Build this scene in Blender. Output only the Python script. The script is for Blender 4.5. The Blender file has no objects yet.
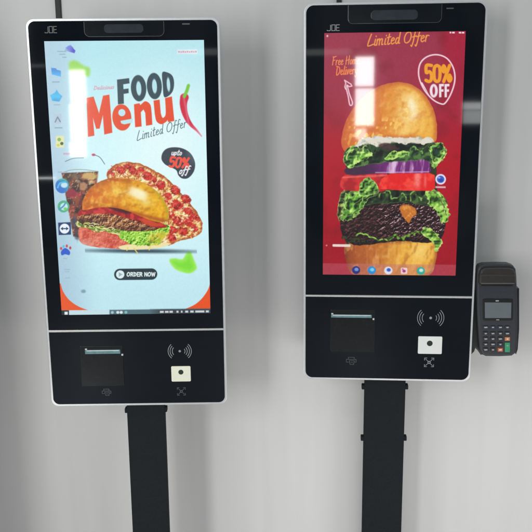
import bpy, math, random
import numpy as np
from mathutils import Vector, Matrix

scene = bpy.context.scene
COL = scene.collection
random.seed(3)

# ------------------------------------------------------------------ camera
CAMZ = 1.60
F_PX, PITCH, ROLL = 806.37, 0.2131, -0.00882
_f = np.array([0, math.cos(PITCH), -math.sin(PITCH)])
_r0 = np.array([1.0, 0, 0]); _u0 = np.cross(_r0, _f)
_r = math.cos(ROLL) * _r0 + math.sin(ROLL) * _u0
_u = -math.sin(ROLL) * _r0 + math.cos(ROLL) * _u0
cam_d = bpy.data.cameras.new('camera')
cam_d.sensor_width = 36.0
cam_d.lens = 36.0 * F_PX / 532.0
cam_d.clip_start = 0.05; cam_d.clip_end = 100
cam = bpy.data.objects.new('camera', cam_d); COL.objects.link(cam)
cam.matrix_world = Matrix(((_r[0], _u[0], -_f[0], 0), (_r[1], _u[1], -_f[1], 0),
                           (_r[2], _u[2], -_f[2], CAMZ), (0, 0, 0, 1)))
scene.camera = cam


class Plane:
    """a vertical working plane; at(px, py) turns a measured point of the photo into plane coordinates"""
    def __init__(s, x, y, z, yaw):
        s.c = np.array([x, y, z]); s.yaw = yaw
        s.ax = np.array([math.cos(yaw), math.sin(yaw), 0]); s.n = np.array([math.sin(yaw), -math.cos(yaw), 0])

    def at(s, px, py, back=0.0):
        d = _f + (px - 266) / F_PX * _r - (py - 266) / F_PX * _u
        c = s.c - s.n * back; o = np.array([0, 0, CAMZ])
        p = o + d * (((c - o) @ s.n) / (d @ s.n))
        return float((p - c) @ s.ax), float(p[2])


# ------------------------------------------------------------------ materials
def srgb(c):
    return tuple(((v / 255.0) / 12.92 if v / 255.0 <= 0.04045 else ((v / 255.0 + 0.055) / 1.055) ** 2.4) for v in c)


def mat(name, base, rough=0.5, metallic=0.0, coat=0.0, spec=0.5, noise=0.0, nscale=40.0, bump=0.0, stretch=(1, 1, 1), rvar=0.0):
    m = bpy.data.materials.new(name); m.use_nodes = True
    nt = m.node_tree; b = nt.nodes['Principled BSDF']
    b.inputs['Base Color'].default_value = (*base, 1)
    b.inputs['Roughness'].default_value = rough
    b.inputs['Metallic'].default_value = metallic
    b.inputs['Coat Weight'].default_value = coat
    b.inputs['Coat Roughness'].default_value = 0.02
    b.inputs['Specular IOR Level'].default_value = spec
    if noise or bump or rvar:
        tc = nt.nodes.new('ShaderNodeTexCoord'); mp = nt.nodes.new('ShaderNodeMapping')
        mp.inputs['Scale'].default_value = stretch
        nz = nt.nodes.new('ShaderNodeTexNoise'); nz.inputs['Scale'].default_value = nscale; nz.inputs['Detail'].default_value = 5
        nt.links.new(tc.outputs['Object'], mp.inputs['Vector']); nt.links.new(mp.outputs[0], nz.inputs['Vector'])
        if noise:
            rp = nt.nodes.new('ShaderNodeValToRGB')
            rp.color_ramp.elements[0].position = 0.3; rp.color_ramp.elements[1].position = 0.7
            rp.color_ramp.elements[0].color = (*[v * (1 - noise) for v in base], 1)
            rp.color_ramp.elements[1].color = (*[min(1, v * (1 + noise)) for v in base], 1)
            nt.links.new(nz.outputs['Fac'], rp.inputs[0]); nt.links.new(rp.outputs[0], b.inputs['Base Color'])
        if rvar:
            mr = nt.nodes.new('ShaderNodeMapRange')
            mr.inputs['To Min'].default_value = max(0, rough - rvar); mr.inputs['To Max'].default_value = rough + rvar
            nt.links.new(nz.outputs['Fac'], mr.inputs['Value']); nt.links.new(mr.outputs[0], b.inputs['Roughness'])
        if bump:
            bp = nt.nodes.new('ShaderNodeBump'); bp.inputs['Strength'].default_value = bump; bp.inputs['Distance'].default_value = 0.002
            nt.links.new(nz.outputs['Fac'], bp.inputs['Height']); nt.links.new(bp.outputs[0], b.inputs['Normal'])
    return m


M = dict(
    wall=mat('wall_paint', (0.645, 0.648, 0.645), 0.42, spec=0.35, noise=0.03, nscale=3.0, stretch=(7, 1, 0.35), rvar=0.08),
    floor=mat('floor_tile', (0.16, 0.16, 0.155), 0.4, noise=0.08, nscale=6),
    blocker=mat('blocker_board', (0.22, 0.22, 0.22), 0.6, noise=0.05, nscale=8),
    silver=mat('satin_aluminium', (0.62, 0.63, 0.65), 0.34, metallic=0.45, noise=0.03, nscale=60, rvar=0.06),
    strip=mat('strip_aluminium', (0.62, 0.63, 0.62), 0.35, metallic=0.55, noise=0.04, nscale=50),
    glass=mat('black_glass', (0.0035, 0.006, 0.010), 0.035, noise=0.15, nscale=8, rvar=0.015),
    gloss=mat('black_gloss_plastic', (0.006, 0.009, 0.012), 0.10, noise=0.1, nscale=20),
    smoke=mat('smoked_window', (0.028, 0.036, 0.046), 0.12, noise=0.15, nscale=60),
    panel=mat('printer_door_plastic', (0.008, 0.0095, 0.011), 0.24, spec=0.4, noise=0.2, nscale=120, bump=0.05),
    print_=mat('grey_print', (0.27, 0.28, 0.29), 0.4, noise=0.1, nscale=300),
    print_dim=mat('dim_grey_print', (0.075, 0.08, 0.085), 0.4, noise=0.1, nscale=300),
    print_bright=mat('pale_print', (0.42, 0.43, 0.43), 0.4, noise=0.1, nscale=300),
    slot=mat('paper_slot_teal', (0.13, 0.26, 0.27), 0.25, noise=0.15, nscale=90),
    latch=mat('latch_white', (0.55, 0.6, 0.6), 0.3, noise=0.05, nscale=90),
    scan_warm=mat('scanner_cream', (0.78, 0.80, 0.66), 0.3, noise=0.02, nscale=30),
    scan_white=mat('scanner_white', (0.74, 0.76, 0.74), 0.3, noise=0.02, nscale=30),
    lens=mat('scanner_lens', (0.03, 0.04, 0.035), 0.15, noise=0.1, nscale=80),
    pole=mat('pole_powder_coat', (0.010, 0.0135, 0.016), 0.65, spec=0.12, noise=0.12, nscale=200, bump=0.1),
    cable=mat('cable_rubber', (0.02, 0.02, 0.02), 0.6, noise=0.1, nscale=80),
    term_top=mat('terminal_brown_black', (0.024, 0.021, 0.020), 0.38, noise=0.12, nscale=150, bump=0.06),
    term_face=mat('terminal_slate', (0.022, 0.026, 0.034), 0.42, noise=0.1, nscale=150, bump=0.06),
    term_black=mat('terminal_black', (0.006, 0.007, 0.008), 0.35, noise=0.1, nscale=80),
    lcd=mat('terminal_lcd', (0.125, 0.15, 0.165), 0.3, noise=0.05, nscale=30),
    key=mat('key_rubber', (0.016, 0.018, 0.024), 0.5, noise=0.1, nscale=200),
    key_blue=mat('key_blue_black', (0.018, 0.022, 0.05), 0.5, noise=0.1, nscale=200),
    key_green=mat('key_green', (0.03, 0.27, 0.13), 0.45, noise=0.1, nscale=200),
    key_orange=mat('key_amber', (0.50, 0.20, 0.08), 0.45, noise=0.1, nscale=200),
    key_red=mat('key_red', (0.50, 0.12, 0.06), 0.45, noise=0.1, nscale=200),
    legend=mat('key_legend_grey', (0.36, 0.36, 0.38), 0.5, noise=0.1, nscale=300),
    legend_pale=mat('key_legend_pale', (0.75, 0.68, 0.58), 0.5, noise=0.1, nscale=300),
)


def screen_mat():
    m = bpy.data.materials.new('lcd_picture'); m.use_nodes = True
    nt = m.node_tree; b = nt.nodes['Principled BSDF']
    at = nt.nodes.new('ShaderNodeAttribute'); at.attribute_name = 'picture'
    nt.links.new(at.outputs['Color'], b.inputs['Emission Color'])
    b.inputs['Emission Strength'].default_value = 1.0
    b.inputs['Base Color'].default_value = (0.004, 0.004, 0.005, 1)
    b.inputs['Roughness'].default_value = 0.30
    b.inputs['Specular IOR Level'].default_value = 0.35
    b.inputs['Coat Weight'].default_value = 1.0
    b.inputs['Coat Roughness'].default_value = 0.036
    b.inputs['Coat IOR'].default_value = 1.5
    m.cycles.emission_sampling = 'NONE'
    return m


M['screen'] = screen_mat()

# ------------------------------------------------------------------ mesh helpers
def link(name, verts, faces, m, parent=None, smooth=False):
    me = bpy.data.meshes.new(name); me.from_pydata(verts, [], faces); me.update()
    if m is not None: me.materials.append(m)
    if smooth:
        for p in me.polygons: p.use_smooth = True
    o = bpy.data.objects.new(name, me); COL.objects.link(o)
    if parent is not None: o.parent = parent
    return o


def tag(o, label, cat=None, group=None, kind=None):
    if label: o['label'] = label
    if cat: o['category'] = cat
    if group: o['group'] = group
    if kind: o['kind'] = kind
    return o


def thing(name, loc, yaw, label, cat, group=None):
    o = bpy.data.objects.new(name, None); COL.objects.link(o)
    o.empty_display_size = 0.1; o.location = loc; o.rotation_euler = (0, 0, yaw)
    return tag(o, label, cat, group)


def rrect(x0, z0, x1, z1, r, n=8, corners=(1, 1, 1, 1)):
    """closed outline, anticlockwise seen from the front; corners = BL, BR, TR, TL"""
    pts = []
    for (cx, cz, a0, k) in ((x0, z0, 180, 0), (x1, z0, 270, 1), (x1, z1, 0, 2), (x0, z1, 90, 3)):
        if corners[k] and r > 0:
            ox = cx + (r if k in (0, 3) else -r); oz = cz + (r if k in (0, 1) else -r)
            for i in range(n + 1):
                a = math.radians(a0 + 90 * i / n)
                pts.append((ox + r * math.cos(a), oz + r * math.sin(a)))
        else:
            pts.append((cx, cz))
    return pts


def inset(pts, d):
    """offset a closed anticlockwise outline inwards by d"""
    n = len(pts); out = []
    for i in range(n):
        a = Vector(pts[i - 1]); b = Vector(pts[i]); c = Vector(pts[(i + 1) % n])
        e1 = (b - a); e2 = (c - b)
        if e1.length < 1e-9: e1 = e2
        if e2.length < 1e-9: e2 = e1
        n1 = Vector((-e1.y, e1.x)).normalized(); n2 = Vector((-e2.y, e2.x)).normalized()
        k = n1 + n2
        k = k / max(0.35, k.dot(k) / 2) if k.length > 1e-6 else n1
        out.append(tuple(b + k * d))
    return out


def loft(name, pts, y_front, y_back, m, parent=None, bevel=0.0, back_bevel=0.0, smooth=False):
    """solid slab with outline pts, front edge softened by bevel"""
    rings = []
    if back_bevel: rings.append((inset(pts, back_bevel), y_back)); rings.append((pts, y_back - back_bevel))
    else: rings.append((pts, y_back))
    if bevel:
        for t in (0, 30, 60, 90):
            a = math.radians(t)
            rings.append((inset(pts, bevel * (1 - math.cos(a))), y_front + bevel * (1 - math.sin(a))))
    else: rings.append((pts, y_front))
    n = len(pts); V = []; Fc = []
    for ring, y in rings: V += [(x, y, z) for x, z in ring]
    for k in range(len(rings) - 1):
        for i in range(n):
            j = (i + 1) % n
            Fc.append((k * n + i, (k + 1) * n + i, (k + 1) * n + j, k * n + j))
    Fc.append(tuple(range(n))); Fc.append(tuple(reversed([(len(rings) - 1) * n + i for i in range(n)])))
    Fc = [tuple(reversed(f)) for f in Fc]
    return link(name, V, Fc, m, parent, smooth)


def ribbon(name, lines, w, y, m, parent=None, thick=0.0002, closed=False):
    """printed line work: one mitred strip for each polyline (x, z)"""
    V = []; Fc = []
    for ln in lines:
        cl = closed or (len(ln) > 3 and ln[0] == ln[-1])
        L = [Vector(p) for p in (ln[:-1] if cl and ln[0] == ln[-1] else ln)]
        n = len(L); base = len(V)
        for i in range(n):
            a = L[i - 1] if (i > 0 or cl) else None
            c = L[(i + 1) % n] if (i < n - 1 or cl) else None
            e1 = (L[i] - a).normalized() if a is not None else (c - L[i]).normalized()
            e2 = (c - L[i]).normalized() if c is not None else e1
            k = Vector((-e1.y, e1.x)) + Vector((-e2.y, e2.x))
            k = k / max(0.5, k.dot(k) / 2)
            p = L[i] + k * w / 2; q = L[i] - k * w / 2
            V += [(p.x, y, p.y), (q.x, y, q.y), (p.x, y + thick, p.y), (q.x, y + thick, q.y)]
        for i in range(n if cl else n - 1):
            a = base + 4 * i; b = base + 4 * ((i + 1) % n)
            Fc += [(a, a + 1, b + 1, b), (a, b, b + 2, a + 2), (a + 1, a + 3, b + 3, b + 1)]
    return link(name, V, Fc, m, parent)


def circle(cx, cz, r, n=20, rz=None):
    rz = rz or r
    return [(cx + r * math.cos(2 * math.pi * i / n), cz + rz * math.sin(2 * math.pi * i / n)) for i in range(n)]


# ------------------------------------------------------------------ picture painter (what the two screens show)
def homography(src, dst):
    A = []; B = []
    for (x, y), (u, v) in zip(src, dst):
        A.append([x, y, 1, 0, 0, 0, -u * x, -u * y]); B.append(u)
        A.append([0, 0, 0, x, y, 1, -v * x, -v * y]); B.append(v)
    h = np.linalg.solve(np.array(A, float), np.array(B, float))
    return np.append(h, 1).reshape(3, 3)


def spline(pts, closed=True, n=5):
    P = [np.array(p, float) for p in pts]; N = len(P); out = []
    for i in range(N if closed else N - 1):
        if closed: a, b, c, d = P[i - 1], P[i], P[(i + 1) % N], P[(i + 2) % N]
        else: a, b, c, d = P[max(i - 1, 0)], P[i], P[i + 1], P[min(i + 2, N - 1)]
        for k in range(n):
            t = k / n
            out.append(tuple(0.5 * ((2 * b) + (-a + c) * t + (2 * a - 5 * b + 4 * c - d) * t * t + (-a + 3 * b - 3 * c + d) * t ** 3)))
    if not closed: out.append(tuple(P[-1]))
    return out


def ss(a, b, x):
    t = np.clip((x - a) / (b - a), 0, 1); return t * t * (3 - 2 * t)


def hash2(ix, iy, seed):
    h = (ix.astype(np.int64) * 374761393 + iy.astype(np.int64) * 668265263 + seed * 1442695041) & 0x7fffffff
    h = ((h ^ (h >> 13)) * 1274126177) & 0x7fffffff
    return ((h ^ (h >> 16)) & 0xffff) / 65535.0


def vnoise(X, Y, s, seed=0):
    x = X / s; y = Y / s; ix = np.floor(x); iy = np.floor(y); fx = x - ix; fy = y - iy
    fx = fx * fx * (3 - 2 * fx); fy = fy * fy * (3 - 2 * fy)
    a = hash2(ix, iy, seed); b = hash2(ix + 1, iy, seed); c = hash2(ix, iy + 1, seed); d = hash2(ix + 1, iy + 1, seed)
    return (a * (1 - fx) + b * fx) * (1 - fy) + (c * (1 - fx) + d * fx) * fy


def fbm(X, Y, s, seed=0, o=3):
    v = 0; w = 1; t = 0
    for k in range(o):
        v = v + w * vnoise(X, Y, s / 2 ** k, seed + 17 * k); t += w; w *= 0.55
    return v / t


def relief(x, y, sc, sd, o=4):
    """a bumpy food surface: its height and how much each spot faces the upper left"""
    h = fbm(x, y, sc, sd, o)
    return h, (fbm(x + sc * .16, y + sc * .2, sc, sd, o) - h) * 5.0


class Canvas:
    def __init__(s, corners, nx, ny):
        # corners (TL, TR, BR, BL) as measured; the picture is drawn in those measured units
        s.nx, s.ny = nx, ny
        Hm = homography([(0, 0), (1, 0), (1, 1), (0, 1)], corners)
        u, v = np.meshgrid(np.linspace(0, 1, nx), np.linspace(0, 1, ny))
        d = Hm[2, 0] * u + Hm[2, 1] * v + Hm[2, 2]
        s.X = (Hm[0, 0] * u + Hm[0, 1] * v + Hm[0, 2]) / d
        s.Y = (Hm[1, 0] * u + Hm[1, 1] * v + Hm[1, 2]) / d
        s.img = np.zeros((ny, nx, 3)); s.id = np.zeros((ny, nx), int); s.names = ['display']; s.labels = [None]

    def region(s, name, label=None):
        s.names.append(name); s.labels.append(label); return len(s.names) - 1

    def win(s, x0, y0, x1, y1):
        r = np.where((s.Y.max(1) >= y0) & (s.Y.min(1) <= y1))[0]; c = np.where((s.X.max(0) >= x0) & (s.X.min(0) <= x1))[0]
        if len(r) == 0 or len(c) == 0: return None
        return slice(r[0], r[-1] + 1), slice(c[0], c[-1] + 1)

    def put(s, w, sd, color, soft, alpha, rid):
        a = (1 - ss(-soft, soft, sd)) * alpha
        col = np.asarray(color, float)
        if col.ndim == 1: col = col / 255.0
        s.img[w] = s.img[w] * (1 - a[..., None]) + col * a[..., None]
        if rid is not None:
            s.id[w] = np.where(sd < 0, rid, s.id[w])

    def poly(s, pts, color, soft=0.45, alpha=1.0, rid=None, wob=0.0, wsc=4.0, seed=1):
        p = np.array(pts, float); m = soft + wob + 1
        w = s.win(p[:, 0].min() - m, p[:, 1].min() - m, p[:, 0].max() + m, p[:, 1].max() + m)
        if w is None: return
        X = s.X[w]; Y = s.Y[w]; d = np.full(X.shape, 1e9); ins = np.zeros(X.shape, bool)
        for i in range(len(p)):
            a = p[i]; b = p[(i + 1) % len(p)]; ex, ey = b - a; L = ex * ex + ey * ey
            if L < 1e-12: continue
            t = np.clip(((X - a[0]) * ex + (Y - a[1]) * ey) / L, 0, 1)
            d = np.minimum(d, (X - a[0] - t * ex) ** 2 + (Y - a[1] - t * ey) ** 2)
            cnd = (a[1] > Y) != (b[1] > Y)
            if ey != 0: ins ^= cnd & (X < a[0] + (Y - a[1]) / ey * ex)
        sd = np.sqrt(d); sd = np.where(ins, -sd, sd)
        if wob: sd = sd + (fbm(X, Y, wsc, seed) - 0.5) * 2 * wob
        c = color(X, Y, sd) if callable(color) else color
        al = alpha(X, Y, sd) if callable(alpha) else alpha
        s.put(w, sd, c, soft, al, rid)

    def stroke(s, pts, wd, color, soft=0.35, alpha=1.0, rid=None, taper=False):
        p = np.array(pts, float); m = wd + soft + 1
        w = s.win(p[:, 0].min() - m, p[:, 1].min() - m, p[:, 0].max() + m, p[:, 1].max() + m)
        if w is None: return
        X = s.X[w]; Y = s.Y[w]; sd = np.full(X.shape, 1e9)
        for i in range(len(p) - 1):
            a = p[i]; ex, ey = p[i + 1] - a; L = max(ex * ex + ey * ey, 1e-9)
            t = np.clip(((X - a[0]) * ex + (Y - a[1]) * ey) / L, 0, 1)
            r = wd / 2
            if taper: r = r * (1 - (i + t) / (len(p) - 1) * 0.9)
            sd = np.minimum(sd, np.hypot(X - a[0] - t * ex, Y - a[1] - t * ey) - r)
        c = color(X, Y, sd) if callable(color) else color
        s.put(w, sd, c, soft, alpha, rid)

    def ell(s, cx, cy, rx, ry, color, rot=0.0, soft=0.45, alpha=1.0, rid=None, wob=0.0, wsc=3.0, seed=1):
        m = max(rx, ry) + soft + wob + 1
        w = s.win(cx - m, cy - m, cx + m, cy + m)
        if w is None: return
        X = s.X[w]; Y = s.Y[w]; c_, s_ = math.cos(rot), math.sin(rot)
        x = (X - cx) * c_ + (Y - cy) * s_; y = -(X - cx) * s_ + (Y - cy) * c_
        k = np.hypot(x / rx, y / ry); sd = (k - 1) * min(rx, ry)
        if wob: sd = sd + (fbm(X, Y, wsc, seed) - 0.5) * 2 * wob
        c = color(X, Y, sd) if callable(color) else color
        s.put(w, sd, c, soft, alpha, rid)

    def box(s, x0, y0, x1, y1, color, **k):
        s.poly([(x0, y0), (x1, y0), (x1, y1), (x0, y1)], color, **k)


def mix(a, b, t):
    a = np.asarray(a, float); b = np.asarray(b, float)
    if a.ndim == 1: a = a / 255.0
    if b.ndim == 1: b = b / 255.0
    t = np.clip(t, 0, 1)[..., None]
    return a * (1 - t) + b * t


# a single-line hand alphabet: polylines in a box of cap height 1, baseline 0
GLYPH = {
    'L': (.62, [[(.3, 1.05), (.12, .5), (.02, .02), (.2, -.02), (.62, .1)]]),
    'i': (.22, [[(.12, .55), (.06, .05), (.2, .02)], [(.15, .8), (.16, .84)]]),
    'm': (.75, [[(.05, .55), (.02, 0)], [(.04, .4), (.2, .55), (.3, .5), (.28, 0)], [(.29, .4), (.48, .55), (.58, .48), (.55, .04), (.68, .04)]]),
    't': (.36, [[(.2, .95), (.1, .1), (.2, 0), (.34, .08)], [(0, .62), (.36, .68)]]),
    'e': (.42, [[(.05, .28), (.3, .36), (.33, .5), (.2, .56), (.06, .4), (.05, .12), (.18, 0), (.4, .1)]]),
    'd': (.5, [[(.35, .5), (.15, .52), (.03, .25), (.1, .02), (.25, .06), (.38, .4)], [(.45, 1.05), (.38, .4), (.36, .04), (.48, .04)]]),
    'O': (.8, [[(.5, 1.0), (.2, .9), (.03, .5), (.1, .1), (.35, 0), (.62, .2), (.72, .6), (.6, .95), (.35, 1.02)]]),
    'f': (.4, [[(.48, .98), (.36, 1.08), (.25, .9), (.14, .1), (.02, -.35), (-.08, -.25)], [(.02, .5), (.42, .58)]]),
    'r': (.38, [[(.08, .55), (.04, 0)], [(.06, .35), (.2, .55), (.36, .52)]]),
    'F': (.6, [[(.2, 1.0), (.08, .0)], [(.08, 1.0), (.35, .98), (.65, 1.06)], [(.15, .55), (.48, .6)]]),
    'H': (.72, [[(.15, 1.0), (.05, 0)], [(.62, 1.05), (.52, 0)], [(.02, .45), (.66, .58)]]),
    'o': (.42, [[(.25, .55), (.08, .45), (.05, .12), (.18, 0), (.34, .15), (.34, .45), (.22, .55)]]),
    'D': (.7, [[(.18, 1.0), (.08, .02), (.4, .08), (.62, .45), (.5, .88), (.02, 1.02)]]),
    'l': (.26, [[(.22, 1.02), (.08, .1), (.14, 0), (.26, .06)]]),
    'v': (.42, [[(.04, .55), (.14, .02), (.36, .58)]]),
    'y': (.45, [[(.06, .55), (.1, .15), (.3, .2), (.38, .55)], [(.38, .55), (.3, -.15), (.12, -.35), (.02, -.2)]]),
    'u': (.48, [[(.06, .55), (.05, .1), (.18, 0), (.36, .2), (.4, .55)], [(.4, .55), (.38, .04), (.48, .04)]]),
    'p': (.45, [[(.1, .55), (.0, -.4)], [(.08, .4), (.25, .56), (.38, .4), (.3, .08), (.08, .08)]]),
    'c': (.4, [[(.36, .48), (.2, .56), (.05, .35), (.08, .06), (.22, 0), (.38, .1)]]),
    's': (.36, [[(.32, .5), (.15, .55), (.08, .42), (.28, .2), (.2, .02), (.02, .05)]]),
    'R': (.66, [[(.08, 0), (.08, 1.0), (.5, .96), (.54, .6), (.08, .5)], [(.3, .5), (.6, 0)]]),
    'E': (.58, [[(.56, 1.0), (.08, 1.0), (.08, 0), (.56, 0)], [(.08, .52), (.48, .52)]]),
    'N': (.72, [[(.08, 0), (.08, 1.0), (.62, 0), (.62, 1.0)]]),
    'W': (.95, [[(.03, 1.0), (.22, 0), (.46, .9), (.7, 0), (.9, 1.0)]]),
    '0': (.62, [[(.3, 1.0), (.1, .85), (.08, .2), (.3, 0), (.5, .2), (.52, .85), (.3, 1.0)]]),
    '5': (.58, [[(.5, 1.0), (.12, 1.0), (.1, .56), (.34, .62), (.5, .42), (.46, .1), (.28, 0), (.06, .08)]]),
    '%': (.8, [[(.62, 1.0), (.14, 0)], [(.16, .98), (.05, .8), (.16, .6), (.27, .8), (.16, .98)], [(.6, .4), (.49, .2), (.6, .02), (.71, .2), (.6, .4)]]),
    ' ': (.3, []),
}


def text(cv, s, x, y, h, color, wd, rot=0.0, sx=1.0, slant=0.0, gap=.08, alpha=1.0, rid=None, soft=.3, smooth=True):
    cx = 0.0; c, s_ = math.cos(rot), math.sin(rot)
    for ch in s:
        w, lines = GLYPH[ch]
        for ln in lines:
            P = spline(ln, False, 4) if smooth and len(ln) > 2 else ln
            q = []
            for (gx, gy) in P:
                lx = (cx + gx + slant * gy) * h * sx; ly = -gy * h
                q.append((x + lx * c - ly * s_, y + lx * s_ + ly * c))
            cv.stroke(q, wd, color, soft=soft, alpha=alpha, rid=rid)
        cx += w + gap


def curly(cv, pts, wd, c0, amp=1.2, seed=0, rid=None):
    """a frilly leaf edge: uneven loops, lit here and there"""
    rg = np.random.RandomState(seed); P = np.array(spline(pts, False, 5)); q = []; ph = 0.0
    for i, p in enumerate(P):
        ph += rg.uniform(.7, 2.3); a = amp * rg.uniform(.5, 1.5)
        q.append((p[0] + math.cos(ph) * a * .8, p[1] + math.sin(ph) * a))
    dark = tuple(v * .42 for v in c0)
    cv.stroke(spline(q, False, 4), wd, lambda x, y, d: mix(dark, c0, ss(.3, .6, fbm(x, y, 2.8, seed + 40, 2))), soft=.5, rid=rid, alpha=.92)


def picture_menu():
    cv = Canvas([(45, 40.2), (203.4, 40.3), (209.6, 314.2), (62.7, 314.4)], 470, 836)
    X, Y = cv.X, cv.Y
    base = mix((178, 228, 237), (206, 245, 250), ss(50, 160, Y))
    base = mix(base, np.array([192, 233, 243]), ss(210, 310, Y))
    base = mix(base, np.array([164, 192, 214]), (1 - ss(48, 92, X - (Y - 40) * .05)) * .75)
    base = mix(base, np.array([232, 253, 254]), np.exp(-((X - 165) / 52) ** 2 - ((Y - 150) / 80) ** 2) * .85)
    cv.img[:] = base
    # orange corners outside the rounded pale card
    oc = cv.region('corner_shape')
    o1 = spline([(61.5, 283), (64, 291), (70, 299.5), (79, 306), (90, 310.5)], False)
    cv.poly(o1 + [(90, 312), (58, 312), (58, 283)], (232, 88, 38), rid=oc)
    oc2 = cv.region('corner_shape')
    o2 = spline([(210, 281), (207.5, 290), (201.5, 299), (194, 305.5), (184, 310)], False)
    cv.poly(o2 + [(184, 312), (213, 312), (213, 281)], (232, 82, 30), rid=oc2)
    # blurred leaves
    lf = cv.region('leaf_picture', 'blurred lime leaf at the top of the picture')
    cv.poly(spline([(70, 62), (76, 60), (84, 65), (90, 68), (89, 76), (80, 73), (71, 71)]), (150, 214, 86), soft=2.2, rid=lf)
    lf2 = cv.region('leaf_picture', 'blurred lime leaf under the pizza')
    cv.poly(spline([(169, 261), (174, 259), (182, 260), (186, 254), (190, 253), (193, 260), (196, 269), (190, 274), (182, 273), (174, 269)]),
            lambda x, y, d: mix((120, 222, 50), (160, 238, 90), ss(-6, 0, d) * .7 + .3 * fbm(x, y, 6, 4)), soft=1.3, rid=lf2)
    # chilli
    ch = cv.region('chilli_picture')
    cv.stroke(spline([(201, 137), (196, 131), (191, 126), (187, 120), (184, 112), (183, 104), (184, 98)], False)[::-1], 8.5,
              lambda x, y, d: mix((206, 32, 62), (238, 150, 170), ss(-1.4, -3.6, d) * 0 + ss(122, 137, y) * .9 + .5 * np.exp(-((x - 184.5 - (y - 104) * .18) / 1.1) ** 2)), soft=.7, rid=ch, taper=True)
    cv.stroke(spline([(188, 86), (186.5, 91), (184, 97)], False), 3.2, (120, 200, 60), soft=.8, rid=ch)
    # pale caption top right
    cp = cv.region('caption_lettering')
    cv.box(177, 49.6, 197, 54.2, (222, 236, 242), soft=.8, rid=cp)
    for i in range(9):
        cv.box(178 + i * 2.1, 51.2 + .4 * (i % 2), 179.4 + i * 2.1, 52.8, (206, 120, 140), soft=.5, alpha=.75)
    dl = cv.region('script_lettering')
    text(cv, 'Delicious', 94, 89.5, 3.6, (214, 150, 170), .7, rot=-.06, slant=.2, sx=1.35, rid=dl, alpha=.85)
    # FOOD
    fd = cv.region('headline_lettering', 'dark slate headline lettering')
    DK = (52, 74, 84)
    cv.poly([(117.2, 79.4), (129.2, 78), (129.6, 83.2), (123.4, 84.2), (123.6, 89), (128.6, 88.4), (128.8, 93), (123.8, 93.8), (124, 103.6), (118.2, 104.2)], DK, rid=fd)
    for (cx, cy, rx, ry, r) in ((138.6, 88.2, 7.6, 13.2, -.06), (154.2, 86.2, 7.4, 13.2, -.06)):
        cv.ell(cx, cy, rx, ry, DK, rot=r, rid=fd)
    pre = cv.img.copy()
    cv.poly(spline([(162, 73), (167, 72.6), (172, 76), (173.8, 83), (172.6, 91), (168.6, 96), (163.8, 97), (162.6, 86)]), DK, rid=fd)
    for (cx, cy, rx, ry) in ((138.8, 88.4, 2.5, 7.2), (154.4, 86.4, 2.4, 7.2), (168.2, 84.8, 1.7, 7.0)):
        cv.ell(cx, cy, rx, ry, (186, 230, 238), rot=-.06)
    # Menu
    mn = cv.region('headline_lettering', 'big orange-red headline lettering')
    OR = (229, 76, 38)
    cv.poly([(87, 97.5), (94, 96.2), (99.4, 113), (103.4, 95.4), (109.6, 94.4), (112.6, 132.6), (104.6, 134.4), (103.2, 115), (100, 128.4), (96.6, 128.6), (93.4, 117.4), (94.8, 135.4), (88.4, 136.6)], OR, rid=mn)
    cv.ell(122, 117.4, 9.4, 13.2, OR, rot=-.1, rid=mn)
    cv.ell(122, 112.6, 3.5, 3.6, (190, 232, 240), rot=-.1)
    cv.poly([(120.6, 120.8), (133, 118.6), (132.4, 122.8), (124.4, 124.4), (121.4, 123.4)], (190, 232, 240))
    cv.poly(spline([(134, 104.4), (139.4, 103.4), (140.4, 105), (145.2, 101.4), (150, 104.6), (151.4, 112), (152.2, 125)], False) +
            [(146, 126), (145.2, 113), (143.4, 109.6), (140.8, 112.4), (141.6, 126.6), (135.2, 127.4)], OR, rid=mn)
    cv.poly([(153.4, 100.8), (159.4, 99.8)] + spline([(160.6, 113.6), (162.4, 118.2), (165.2, 115.4), (165.4, 108), (164.8, 98.4)], False) +
            [(171.6, 96.8), (174, 121.4), (168, 122.6), (167.2, 120.4)] + spline([(166.6, 121.6), (161.4, 124.6), (156.4, 121.6), (154.6, 114)], False), OR, rid=mn)
    # Limited Offer
    lo = cv.region('script_lettering', 'thin dark script lettering')
    text(cv, 'Limited Offer', 137, 140.6, 8.6, (62, 84, 96), .62, rot=-.26, slant=.34, sx=.86, gap=.09, rid=lo)
    # badge
    bd = cv.region('discount_badge')
    cv.poly(spline([(162, 154), (166, 149.4), (173, 147.8), (182, 149), (190, 154), (194.4, 163), (193.4, 172), (188, 178.6), (182, 179.2), (178, 176), (176, 171), (171, 168), (165, 165), (161.4, 160)]),
            lambda x, y, d: mix((58, 66, 78), (120, 134, 140), np.clip((x - 184) / 12, 0, 1) * np.clip((168 - y) / 16, 0, 1)), rid=bd)
    text(cv, 'upto', 171, 155.6, 5.2, (226, 230, 232), .95, rot=.02, slant=.2, rid=bd)
    text(cv, '50%', 168.4, 167.2, 9.4, (238, 84, 66), 2.3, rot=.06, slant=.12, sx=1.0, gap=.06, rid=bd)
    text(cv, 'off', 178.6, 174.6, 6.2, (232, 236, 238), 1.15, rot=-.12, slant=.3, sx=1.15, rid=bd)
    # pizza
    pz = cv.region('pizza_picture')
    outl = spline([(107.5, 178), (109, 170), (116, 164.5), (126, 162), (140, 164), (155, 171), (170, 182), (184, 198), (195, 211), (201.6, 224), (200.6, 233), (193, 238.5), (180, 241.5), (165, 246), (140, 236), (120, 205)])

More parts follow.
